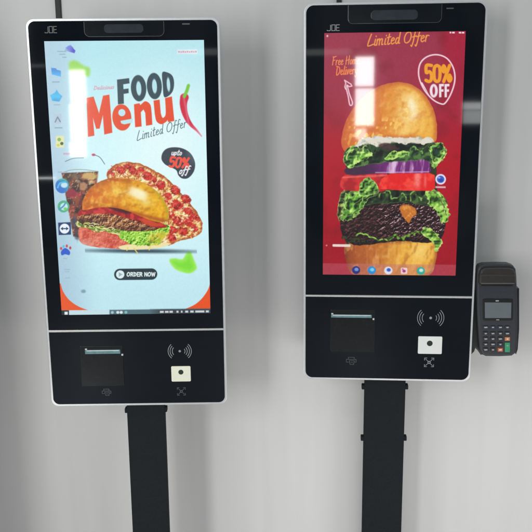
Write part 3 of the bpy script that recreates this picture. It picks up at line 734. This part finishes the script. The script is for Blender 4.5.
    # search bar, browser icon, status marks, dock
    sb = cv.region('search_bar'); cv.poly(rrect(333.4, 245.4, 351.2, 248, 1.0), (232, 214, 206), rid=sb, soft=.4); cv.ell(327.6, 246.8, .9, .8, (206, 130, 130))
    bi = cv.region('desktop_icon', 'round blue and white browser icon')
    cv.ell(439.7, 179.2, 5.2, 5.3, (226, 222, 240), rid=bi); cv.ell(439.7, 179.2, 3.6, 3.6, (62, 96, 190)); cv.ell(439.9, 180.2, 2.0, 1.7, (36, 70, 170)); cv.ell(438.2, 177.6, 1.2, .9, (150, 180, 236))
    cv.box(434.6, 186.2, 444.6, 188, (226, 206, 214), soft=.5, alpha=.85, rid=bi)
    for (x0, x1) in ((449, 450.6), (451.4, 454), (458, 460.4), (461, 463.4)):
        sm_ = cv.region('status_mark'); cv.box(x0, 30.8, x1, 32.4, (236, 220, 226), soft=.4, rid=sm_)
    cv.ell(328.4, 36, .9, 1.1, (226, 190, 200))
    dk = cv.region('dock')
    cv.poly([(320, 264.6), (460, 264.4), (460, 280), (320, 280)], (196, 118, 128), alpha=.42, soft=.5)
    w = cv.win(320, 264.6, 460, 280); cv.id[w] = np.where(cv.Y[w] > 264.6, dk, cv.id[w])
    for (x, c1, c2) in ((356.6, (40, 48, 120), (120, 150, 210)), (372, (40, 140, 210), (130, 206, 236)), (388.2, (222, 226, 240), (56, 86, 190)), (403.6, (236, 206, 216), (176, 60, 110)), (420, (50, 170, 150), (206, 230, 226))):
        k = cv.region('desktop_icon', 'round app icon in the dock' if x != 403.6 else 'square pink app icon in the dock')
        if x == 403.6:
            cv.poly(rrect(400.4, 268, 406.8, 274.2, 1.2), c1, rid=k); cv.ell(403.6, 271.4, 1.6, 1.4, c2); cv.box(401.6, 269, 403, 270, c2)
        else:
            cv.ell(x, 271, 4.0, 3.9, c1, rid=k); cv.ell(x + .4, 270.4, 2.0, 1.7, c2, soft=.7)
    cv.img = np.clip(cv.img + (fbm(X, Y, 1.0, 92, 1)[..., None] - .5) * .03, 0, 1)
    return cv


def build_display(cv, x0, x1, z0, z1, y, parent):
    """the lit panel: one fine sheet split along the edges of what it shows"""
    nx, ny = cv.nx, cv.ny
    gx, gz = np.meshgrid(np.linspace(x0, x1, nx), np.linspace(z1, z0, ny))
    co = np.stack([gx, np.full_like(gx, y), gz], -1).reshape(-1, 3)
    im = cv.img; lin = np.where(im <= .04045, im / 12.92, ((im + .055) / 1.055) ** 2.4).reshape(-1, 3)
    idx = np.arange(nx * ny).reshape(ny, nx)
    quads = np.stack([idx[:-1, :-1], idx[1:, :-1], idx[1:, 1:], idx[:-1, 1:]], -1).reshape(-1, 4)
    fid = cv.id[:-1, :-1].reshape(-1)
    root = None
    for rid, name in enumerate(cv.names):
        q = quads[fid == rid]
        if len(q) < 4: continue
        used, inv = np.unique(q, return_inverse=True); inv = inv.reshape(-1)
        me = bpy.data.meshes.new(name)
        me.vertices.add(len(used)); me.vertices.foreach_set('co', co[used].astype(np.float32).ravel())
        me.loops.add(len(inv)); me.loops.foreach_set('vertex_index', inv.astype(np.int32))
        me.polygons.add(len(q)); me.polygons.foreach_set('loop_start', np.arange(0, len(inv), 4, dtype=np.int32))
        me.update(calc_edges=True)
        at = me.color_attributes.new('picture', 'FLOAT_COLOR', 'POINT')
        at.data.foreach_set('color', np.concatenate([lin[used], np.ones((len(used), 1))], 1).astype(np.float32).ravel())
        me.materials.append(M['screen'])
        o = bpy.data.objects.new(name, me); COL.objects.link(o)
        o.parent = parent if rid == 0 else root
        if cv.labels[rid]: o['label'] = cv.labels[rid]
        if rid == 0: root = o
    return root


# ------------------------------------------------------------------ kiosks
FONT_JOE = lambda x0, z0, x1, z1: [
    [(x0 + (x1 - x0) * a, z0 + (z1 - z0) * b) for a, b in ln] for ln in (
        [(.0, .12), (.04, .0), (.24, .0), (.28, .12), (.28, 1.0)],
        [(.38, .0), (.38, 1.0), (.64, 1.0), (.64, .0), (.38, .0)],
        [(1.0, 1.0), (.74, 1.0), (.74, .0), (1.0, .0)],
        [(.77, .5), (.97, .5)])]


def arc(cx, cz, r, a0, a1, n=10, sq=1.0):
    return [(cx + r * math.cos(math.radians(a0 + (a1 - a0) * i / n)), cz + sq * r * math.sin(math.radians(a0 + (a1 - a0) * i / n))) for i in range(n + 1)]


def kiosk(label, K, S, cv):
    """K: pose and panel sizes; S: measured places of the fittings"""
    x, y, z, yaw, W, H = K['x'], K['y'], CAMZ + K['z'], K['yaw'], K['W'], K['H']
    pl = Plane(x, y, z, yaw); A = pl.at
    root = thing('self_service_kiosk', (x, y, 0), yaw, label, 'kiosk', 'self-service ordering kiosks')
    zt, zb = z + H / 2, z - H / 2
    rim = S['rim']; R_ = S['radius']
    loft('housing', rrect(-W / 2, zb, W / 2, zt, R_, 10), 0.0, 0.029, M['silver'], root, bevel=0.0016, back_bevel=0.006)
    zm = K['mz'] + z; sh = 0.0028
    xi = W / 2 - rim
    up = loft('upper_panel', rrect(-xi, zm + sh, xi, zt - rim, R_ - rim * .6, 10, (0, 0, 1, 1)), -0.0012, 0.004, M['glass'], root, bevel=0.0006)
    lo = loft('lower_panel', rrect(-xi, zb + rim, xi, zm - sh, R_ - rim * .6, 10, (1, 1, 0, 0)), -0.0012, 0.004, M['glass'], root, bevel=0.0006)
    loft('divider_strip', rrect(-xi + .0004, zm - sh + .0003, xi - .0004, zm + sh - .0003, 0), -0.0015, 0.003, M['strip'], root, bevel=0.0004)
    yp = -0.0012
    # camera bar, window, maker mark
    (nx0, nz0), (nx1, _) = A(S['notch'][0], S['notch'][2]), A(S['notch'][1], S['notch'][2])
    cb = loft('camera_bar', rrect(nx0, nz0, nx1, zt - rim - .0012, 0.012, 8, (1, 1, 0, 0)), yp - .0012, yp + .001, M['gloss'], root, bevel=0.0007)
    ln = rrect(nx0 - .0006, nz0 - .0006, nx1 + .0006, zt - rim - .002, 0.0125, 8, (1, 1, 0, 0))
    ribbon('edge_line', [ln[-1:] + ln[:-1]], 0.0009, yp - .0004, M['print_dim'], cb)
    (wx0, wz1), (wx1, wz0) = A(S['pill'][0], S['pill'][1]), A(S['pill'][2], S['pill'][3])
    loft('camera_window', rrect(wx0, wz0, wx1, wz1, (wz1 - wz0) * .42, 8), yp - .0016, yp - .0009, M['smoke'], cb, bevel=0.0003)
    (jx0, jz1), (jx1, jz0) = A(S['logo'][0], S['logo'][1]), A(S['logo'][2], S['logo'][3])
    ribbon('logo', FONT_JOE(jx0, jz0, jx1, jz1), 0.0017, yp - .0003, M[S['logo_m']], up)
    (sx, sz) = A(*S['mark']); ribbon('sensor_mark', [[(sx - .009, sz), (sx + .009, sz)]], 0.003, yp - .0003, M['print_dim'], up)
    # display
    dw = K['dw']; dh = dw * 16 / 9
    build_display(cv, K['dcx'] - dw / 2, K['dcx'] + dw / 2, z + K['dcz'] - dh / 2, z + K['dcz'] + dh / 2, yp - .0005, root)
    # receipt printer
    (px0, pz1), (px1, pz0) = A(*S['door'][:2]), A(*S['door'][2:])
    pr = loft('receipt_printer', rrect(px0, pz0, px1, pz1, .003, 4), yp - .0016, yp + .001, M['panel'], root, bevel=0.0008)
    (a0, b1), (a1, b0) = A(*S['slot'][:2]), A(*S['slot'][2:])
    loft('paper_slot', rrect(a0, b0, a1, b1, .001, 3), yp - .0030, yp - .001, M['slot'], pr, bevel=0.0006)
    loft('slot_cutter', rrect(a0 + .004, b1 - .0035, a1 - .003, b1 - .0008, .0004, 3), yp - .0036, yp - .0026, M['latch'], pr, bevel=0.0003)
    for (lx, lz, w_, h_) in ((a0 + .003, b1 + .0022, .0028, .0036), (a1 + .005, b0 - .003, .0024, .005)):
        loft('latch', rrect(lx - w_, lz - h_ / 2, lx + w_, lz + h_ / 2, .0008, 3), yp - .0040, yp - .001, M['latch'], pr, bevel=0.0006)
    # printed printer sign: ticket over an oval base
    cx, cz = A(*S['prn']); q = S['prs']
    ribbon('printer_symbol', [[(cx - q, cz - .3 * q), (cx - q, cz + .3 * q), (cx + q, cz + .3 * q), (cx + q, cz - .3 * q), (cx + .72 * q, cz - .3 * q)], [(cx - q, cz - .3 * q), (cx - .5 * q, cz - .3 * q)],
                              [(cx - .6 * q, cz + .36 * q), (cx - .6 * q, cz + .75 * q), (cx + .6 * q, cz + .75 * q), (cx + .6 * q, cz + .36 * q)],
                              [(cx - .42 * q, cz), (cx + .66 * q, cz), (cx + .5 * q, cz - .8 * q), (cx - .2 * q, cz - .8 * q), (cx - .42 * q, cz)], [(cx - .1 * q, cz - .4 * q), (cx + .4 * q, cz - .4 * q)]], 0.0011, yp - .0003, M['print_dim'], lo)
    # contactless sign
    cx, cz = A(*S['nfc']); q = S['nfs']
    lines = []
    for i, r in enumerate((.42, .62, .82, 1.0)):
        for sgn, a in ((1, 0), (-1, 180)):
            if i == 0 and sgn < 0: continue
            ln = arc(cx + sgn * q * .06, cz, q * r, a - 33 - 4 * i, a + 33 + 4 * i, 10, .92); lines.append(ln)
    cs = loft('contactless_symbol', circle(cx, cz, q * .11, 14), yp - .0004, yp + .0002, M[S['nfm']], root)
    for ln in lines: ribbon('symbol_arc', [ln], 0.0016, yp - .0003, M[S['nfm']], cs)
    # barcode scanner
    (a0, b1), (a1, b0) = A(*S['scan'][:2]), A(*S['scan'][2:])
    sc = loft('barcode_scanner', rrect(a0, b0, a1, b1, .003, 5), yp - .0022, yp + .001, M[S['scm']], root, bevel=0.001)
    cx, cz = A(*S['lens'])
    loft('scanner_lens', circle(cx, cz, S['lr'], 24), yp - .0028, yp - .0014, M['lens'], sc, bevel=0.0004)
    # printed scan sign: four corner brackets round a small cross
    cx, cz = A(*S['sym']); q = S['sys']
    L = []
    for sx_ in (-1, 1):
        for sz_ in (-1, 1):
            L.append([(cx + sx_ * q, cz + sz_ * .45 * q), (cx + sx_ * q, cz + sz_ * q), (cx + sx_ * .45 * q, cz + sz_ * q)])
            L.append([(cx + sx_ * .2 * q, cz + sz_ * .2 * q), (cx + sx_ * .8 * q, cz + sz_ * .8 * q)])
    ribbon('scan_symbol', L, 0.0013, yp - .0003, M[S['sym_m']], lo)
    b_ = q * .3
    ribbon('scan_symbol', [[(cx - b_, cz), (cx, cz + b_), (cx + b_, cz), (cx, cz - b_), (cx - b_, cz)]], 0.0016, yp - .0004, M[S['sym_m']], lo)
    # stand
    back = .032
    (e0, t0), (e1, _) = A(S['pole'][0], S['pole'][2], back), A(S['pole'][1], S['pole'][2], back)
    po = loft('pole', rrect(e0, 0.0, e1, zb + .30, .0015, 3), .032, .054, M['pole'], root, bevel=0.0012)
    loft('collar', rrect(e0 + .0008, zb - .14, e1 - .0008, zb + .02, .001, 2), .0305, .036, M['pole'], po, bevel=.0008) if S.get('collar') else None
    for (tx, ty, sgn) in S['tabs']:
        _, tz = A(tx, ty, back)
        ex = e0 if sgn < 0 else e1
        loft('bracket_tab', rrect(min(ex + sgn * -.002, ex + sgn * S['tw']), tz - .0065, max(ex + sgn * -.002, ex + sgn * S['tw']), tz + .0065,   .002, 3), .033, .050, M['pole'], po, bevel=0.001)
    loft('mounting_plate', rrect(-.11, z - .12, .11, z + .16, .006, 4), .0275, .0335, M['pole'], root)
    return root, pl


K1 = dict(x=-.33649, y=2.0, z=-.31569, yaw=.01214, W=.4624, H=.97988, dcx=.0021, dcz=.09879, dw=.38109, mz=-.28357)
K2 = dict(x=.33047, y=2.11856, z=-.28424, yaw=-.07777, W=.45895, H=1.00422, dcx=0, dcz=.11323, dw=.35434, mz=-.26156)
S1 = dict(logo_m='print_dim', rim=.0062, radius=.020, notch=(85, 164, 36.5), pill=(104, 24.4, 143.6, 32.8), logo=(44.5, 26.6, 57.2, 32.8), mark=(186, 24), door=(79.5, 346, 124.6, 385.5), slot=(85.2, 349.6, 120.6, 353.2),
          prn=(106.6, 392), prs=.0115, nfc=(179.8, 351), nfs=.0285, nfm='print_', scan=(171.2, 366, 191, 381), scm='scan_warm', lens=(181, 371.7), lr=.0066, sym=(181.4, 391.2), sys=.0105, sym_m='print_dim',
          pole=(126.8, 164.6, 409), tabs=((126, 411, -1), (166, 410, 1)), tw=.0062)
S2 = dict(logo_m='print_', rim=.0058, radius=.023, notch=(348, 441, 23.6), pill=(371, 10.4, 417.6, 19.6), logo=(327, 25, 339.6, 30.6), mark=(450, 8.4), door=(330.6, 309.4, 374.4, 352), slot=(331.2, 314, 371.6, 317.6),
          prn=(351.2, 360.6), prs=.0135, nfc=(430.6, 317.8), nfs=.0335, nfm='print_', scan=(418.2, 336, 441.6, 353.8), scm='scan_white', lens=(429.6, 343), lr=.0078, sym=(429, 362.2), sys=.0125, sym_m='print_',
          pole=(364.4, 405.4, 392), tabs=((361, 387.5, -1), (407, 387.5, 1), (361, 439, -1), (407, 439, 1)), tw=.0078)
k1, P1 = kiosk('kiosk with a pale blue food menu of burger and pizza on its screen', K1, S1, picture_menu())
k2, P2 = kiosk('kiosk with a tall stacked burger on a red screen, beside the card terminal', K2, S2, picture_offer())

# ------------------------------------------------------------------ card terminal on the side of the second kiosk
TP = Plane(0.62, 2.10, 1.3, -0.06); T = TP.at
t = thing('card_terminal', (TP.c[0], TP.c[1], 0), TP.yaw, 'dark handheld card payment terminal with keypad, held in a cradle on the kiosk side', 'card terminal')


def tpoly(pts, sm=False):
    pts = [T(*p) for p in (spline(pts, True, 4) if sm else pts)]
    ar = sum(pts[i - 1][0] * pts[i][1] - pts[i][0] * pts[i - 1][1] for i in range(len(pts)))
    return pts if ar > 0 else pts[::-1]


body = loft('body', tpoly([(476.6, 290), (476.4, 278), (477, 270), (479.6, 266), (484, 264.6), (497, 264.2), (509, 264.4), (513.6, 266), (516, 269.4), (516.8, 276), (517.4, 290), (518, 320), (517.6, 345), (516.4, 353), (512, 356.2), (500, 356.8),
                              (486, 356.6), (481.6, 354.4), (479.6, 349), (478, 330), (477, 310)]), 0.0, 0.036, M['term_face'], t, bevel=0.006, back_bevel=.004, smooth=False)
pc = loft('paper_cover', tpoly([(478.2, 282.6), (478.4, 274), (480, 269.4), (483.6, 267.4), (497, 267), (509, 267.2), (513, 268.8), (514.8, 272.4), (515.4, 282.6), (514, 284.2), (480, 284.2)]), -0.011, 0.004, M['term_top'], t, bevel=0.006)
loft('cover_lip', tpoly([(480, 272.6), (513.4, 272.8), (513.8, 275.2), (479.8, 275)]), -0.0122, -0.008, M['term_top'], pc, bevel=0.0012)
loft('paper_slot', tpoly([(481.4, 284.5), (512.4, 284.7), (512.4, 286.1), (481.4, 285.9)]), -0.0012, 0.002, M['term_black'], t)
sbz = loft('screen_bezel', tpoly([(482.8, 299.4), (486, 298.6), (497, 299), (509, 298.8), (512.8, 299.6), (512.6, 319.6), (511, 320.8), (484.6, 320.8), (483, 319.6)]), -0.0022, 0.002, M['term_black'], t, bevel=0.001)
loft('screen', tpoly([(484.6, 302.2), (511.2, 302.4), (510.8, 317.8), (484.8, 317.8)]), -0.0026, 0.0, M['lcd'], sbz, bevel=0.0002)
loft('status_light', tpoly([(495.4, 300), (498.6, 300), (498.6, 301.2), (495.4, 301.2)]), -0.0028, 0.0, M['legend'], sbz)
cols = (485.6, 492.8, 500.2, 507.3); rows = (327.2, 333.4, 338.8, 344.2, 349.6)
for r, ry in enumerate(rows):
    for c, cx in enumerate(cols):
        if c == 3 and r == 4: continue
        m_ = M['key']; lg = M['legend']; y0, y1 = ry - 1.9, ry + 1.9; lab = None; nm = 'key'
        if r == 0: m_ = M['key_blue']; y0, y1 = ry - 1.5, ry + 1.5
        if r == 2 and c == 3: m_ = M['key_orange']; lg = M['legend_pale']; lab = 'amber key'
        if r == 3 and c == 3: m_ = M['key_green']; y0, y1 = 342.4, 352; lab = 'tall green key'
        if r == 4 and c == 2: m_ = M['key_red']; lg = M['legend_pale']; lab = 'orange-red key'
        k = loft('key', tpoly([(cx - 2.6, y0 + .4), (cx - 2.2, y0), (cx + 2.2, y0), (cx + 2.6, y0 + .4), (cx + 2.6, y1 - .4), (cx + 2.2, y1), (cx - 2.2, y1), (cx - 2.6, y1 - .4)]), -0.0026, 0.002, m_, t, bevel=0.0012)
        if lab: k['label'] = lab
        my = (y0 + y1) / 2; hw = (1.9, 1.2, 1.6, 1.4)[(r + c) % 4]
        if lab != 'tall green key':
            loft('key_legend', tpoly([(cx - hw, my - .55), (cx + hw * .7, my - .75), (cx + hw, my + .3), (cx - hw * .6, my + .65)]), -0.0029, -0.002, lg, k)
        else:
            loft('key_legend', tpoly([(cx - .9, my - 2.2), (cx + .9, my - 2.2), (cx + .9, my - 1.4), (cx - .9, my - 1.4)]), -0.0029, -0.002, M['legend'], k)
loft('speaker_slit', tpoly([(496, 319.2), (499, 319.2), (499, 319.9), (496, 319.9)]), -0.0026, -.001, M['legend'], sbz)
cr = loft('cradle', tpoly([(475.5, 300), (476, 292), (479, 289), (515, 288.4), (519.4, 288.8), (520, 292), (519.6, 330), (518.4, 348), (516.6, 355), (513, 357.2), (504, 357.4), (482, 357), (479, 352.6), (476.8, 350.4), (475.6, 354), (471.8, 357.6)]), 0.018, 0.050, M['term_black'], t, bevel=0.003)
loft('cradle_lip', tpoly([(517.2, 288.6), (519.8, 289), (519.8, 330), (518.4, 350), (516.6, 355.2), (516.2, 350), (517.2, 330)]), 0.006, 0.030, M['term_black'], cr, bevel=0.001)
ax0, az0 = T(462, 340); ax1, az1 = T(480, 310)
loft('mounting_arm', rrect(ax0 - .05, az0, ax1, az1, .004, 3), 0.052, 0.066, M['term_black'], t, bevel=0.002)

# ------------------------------------------------------------------ setting
WALL_Y = 2.265
w = link('wall', [(-3, WALL_Y, 0), (4, WALL_Y, 0), (4, WALL_Y, 2.9), (-3, WALL_Y, 2.9), (-3, WALL_Y + .12, 0), (4, WALL_Y + .12, 0), (4, WALL_Y + .12, 2.9), (-3, WALL_Y + .12, 2.9)],
         [(0, 1, 2, 3), (5, 4, 7, 6), (3, 2, 6, 7), (4, 5, 1, 0), (1, 5, 6, 2), (4, 0, 3, 7)], M['wall'])
tag(w, 'plain light grey wall behind the two kiosks', kind='structure')
fl = link('floor', [(-3.5, -4.5, 0), (4.5, -4.5, 0), (4.5, WALL_Y, 0), (-3.5, WALL_Y, 0), (-3.5, -4.5, -.1), (4.5, -4.5, -.1), (4.5, WALL_Y, -.1), (-3.5, WALL_Y, -.1)],
          [(0, 1, 2, 3), (7, 6, 5, 4), (0, 4, 5, 1), (1, 5, 6, 2), (2, 6, 7, 3), (3, 7, 4, 0)], M['floor'])
tag(fl, 'light tiled floor under the kiosks', kind='structure')

pt = loft('blocker', rrect(-1.02, 0, -0.87, 1.80, .004, 3), WALL_Y - .60, WALL_Y - .001, M['blocker'], None, bevel=.003)  # unseen block added out of view to shade the left edge of the wall
tag(pt, 'added unseen grey partition standing against the wall left of the kiosks', kind='structure')

# cables climbing the wall from behind each kiosk
WP = Plane(0, WALL_Y, 1.5, 0)
for (pxa, pxb, lab, zl) in ((55.6, 61.2, 'flat black cable rising up the wall behind the food menu kiosk', 1.55), (336.4, 341.4, 'flat black cable rising up the wall behind the red burger kiosk', 1.6)):
    xa, _ = WP.at(pxa, 6); xb, _ = WP.at(pxb, 6)
    o = loft('wall_cable', rrect(xa, zl, xb, 2.85, .003, 3), WALL_Y - .007, WALL_Y + .001, M['cable'], None, bevel=.002)
    tag(o, lab, 'cable', 'cables up the wall')

# ------------------------------------------------------------------ light
world = bpy.data.worlds.new('World'); scene.world = world; world.use_nodes = True
wn = world.node_tree; bgn = wn.nodes['Background']
wtc = wn.nodes.new('ShaderNodeTexCoord'); wsp = wn.nodes.new('ShaderNodeSeparateXYZ'); wmr = wn.nodes.new('ShaderNodeMapRange')
wn.links.new(wtc.outputs['Generated'], wsp.inputs[0]); wn.links.new(wsp.outputs['Y'], wmr.inputs['Value'])
# the room behind the photographer is dim, its sides and ceiling are bright
wmr.inputs['From Min'].default_value = -0.93; wmr.inputs['From Max'].default_value = -0.55
wmr.inputs['To Min'].default_value = 0.085; wmr.inputs['To Max'].default_value = 0.72; wmr.interpolation_type = 'SMOOTHSTEP'
wnz = wn.nodes.new('ShaderNodeTexNoise'); wnz.inputs['Scale'].default_value = 9; wnz.inputs['Detail'].default_value = 4
wmp = wn.nodes.new('ShaderNodeMapping'); wmp.inputs['Scale'].default_value = (1.6, 1.6, 0.5)
wvr = wn.nodes.new('ShaderNodeMapRange'); wvr.inputs['From Min'].default_value = 0.35; wvr.inputs['From Max'].default_value = 0.7
wvr.inputs['To Min'].default_value = 0.55; wvr.inputs['To Max'].default_value = 2.0
wml = wn.nodes.new('ShaderNodeMath'); wml.operation = 'MULTIPLY'
wn.links.new(wtc.outputs['Generated'], wmp.inputs[0]); wn.links.new(wmp.outputs[0], wnz.inputs['Vector'])
wn.links.new(wnz.outputs['Fac'], wvr.inputs['Value']); wn.links.new(wvr.outputs[0], wml.inputs[0]); wn.links.new(wmr.outputs[0], wml.inputs[1])
bgn.inputs[0].default_value = (0.94, 0.985, 1.0, 1)
wn.links.new(wml.outputs[0], bgn.inputs[1])


def area(name, loc, target, sx, sy, power, color=(1, 1, 1)):
    d = bpy.data.lights.new(name, 'AREA'); d.shape = 'RECTANGLE'; d.size = sx; d.size_y = sy; d.energy = power; d.color = color
    o = bpy.data.objects.new(name, d); COL.objects.link(o); o.location = loc
    o.rotation_euler = (Vector(target) - Vector(loc)).to_track_quat('-Z', 'Y').to_euler()
    return o


area('window_light', (-1.66, -1.20, 1.85), (0.0, 2.3, 1.2), 0.5, 1.8, 44, (1.0, 0.99, 0.97))
area('low_fill_light', (-1.10, 1.16, 0.10), (-0.1, 2.34, 0.7), 1.0, 0.4, 8.5, (1.0, 0.98, 0.95))  # two added fill lamps that brighten the lower wall, no such source in the room
area('low_fill_light', (0.75, 1.10, 0.10), (0.65, 2.34, 0.7), 1.3, 0.4, 8.5, (1.0, 0.97, 0.94))
# tall window panes across the room, mirrored in the two screens
BACK_Y = -3.6


def mirrored(pl, px, py):
    d = _f + (px - 266) / F_PX * _r - (py - 266) / F_PX * _u
    o = np.array([0, 0, CAMZ]); p = o + d * (((pl.c - o) @ pl.n) / (d @ pl.n)); q = d - 2 * (d @ pl.n) * pl.n
    return p + q * ((BACK_Y - p[1]) / q[1])


for name, pl, x0, x1, ya, yb, L in (
        ('window_pane_light', P1, 69.5, 86.5, 70, 103.2, 22), ('window_pane_light', P1, 69.5, 86.5, 104.6, 141, 22), ('window_pane_light', P1, 69.5, 86.5, 142.4, 156.5, 20),
        ('window_pane_light', P2, 355.6, 373.6, 57, 86, 24), ('window_pane_light', P2, 355.6, 373.6, 88.6, 125.4, 22), ('window_pane_light', P2, 355.6, 366, 128.6, 139, 14),
        ('door_glass_light', P2, 463, 486, 102.6, 109.4, 7.5), ('door_glass_light', P2, 463, 486, 110.6, 123.4, 5.5),
        ('mirror_streak_light', P2, 298, 352, 49.6, 54.8, 1.1), ('mirror_streak_light', P1, 18, 46, 64.4, 67.4, 1.0),  # added lamp strips that make the pale bands mirrored in the glass
        ('mirror_glint_light', P1, 38, 56, 177.4, 178.7, 14), ('mirror_glint_light', P2, 308.4, 311.2, 352, 358.4, 16)):  # added lamps that make small bright glints in the glass
    a = mirrored(pl, x0, ya); b = mirrored(pl, x1, yb)
    c = (a + b) / 2; sx, sz = abs(a[0] - b[0]), abs(a[2] - b[2])
    area(name, tuple(c), (c[0], 5, c[2]), sx, sz, L * math.pi * sx * sz, (0.97, 1.0, 1.0))

# ------------------------------------------------------------------ render settings
scene.render.engine = 'CYCLES'
scene.view_settings.view_transform = 'Standard'; scene.view_settings.look = 'None'
scene.view_settings.exposure = 0.0; scene.view_settings.gamma = 1.0
scene.cycles.use_denoising = True
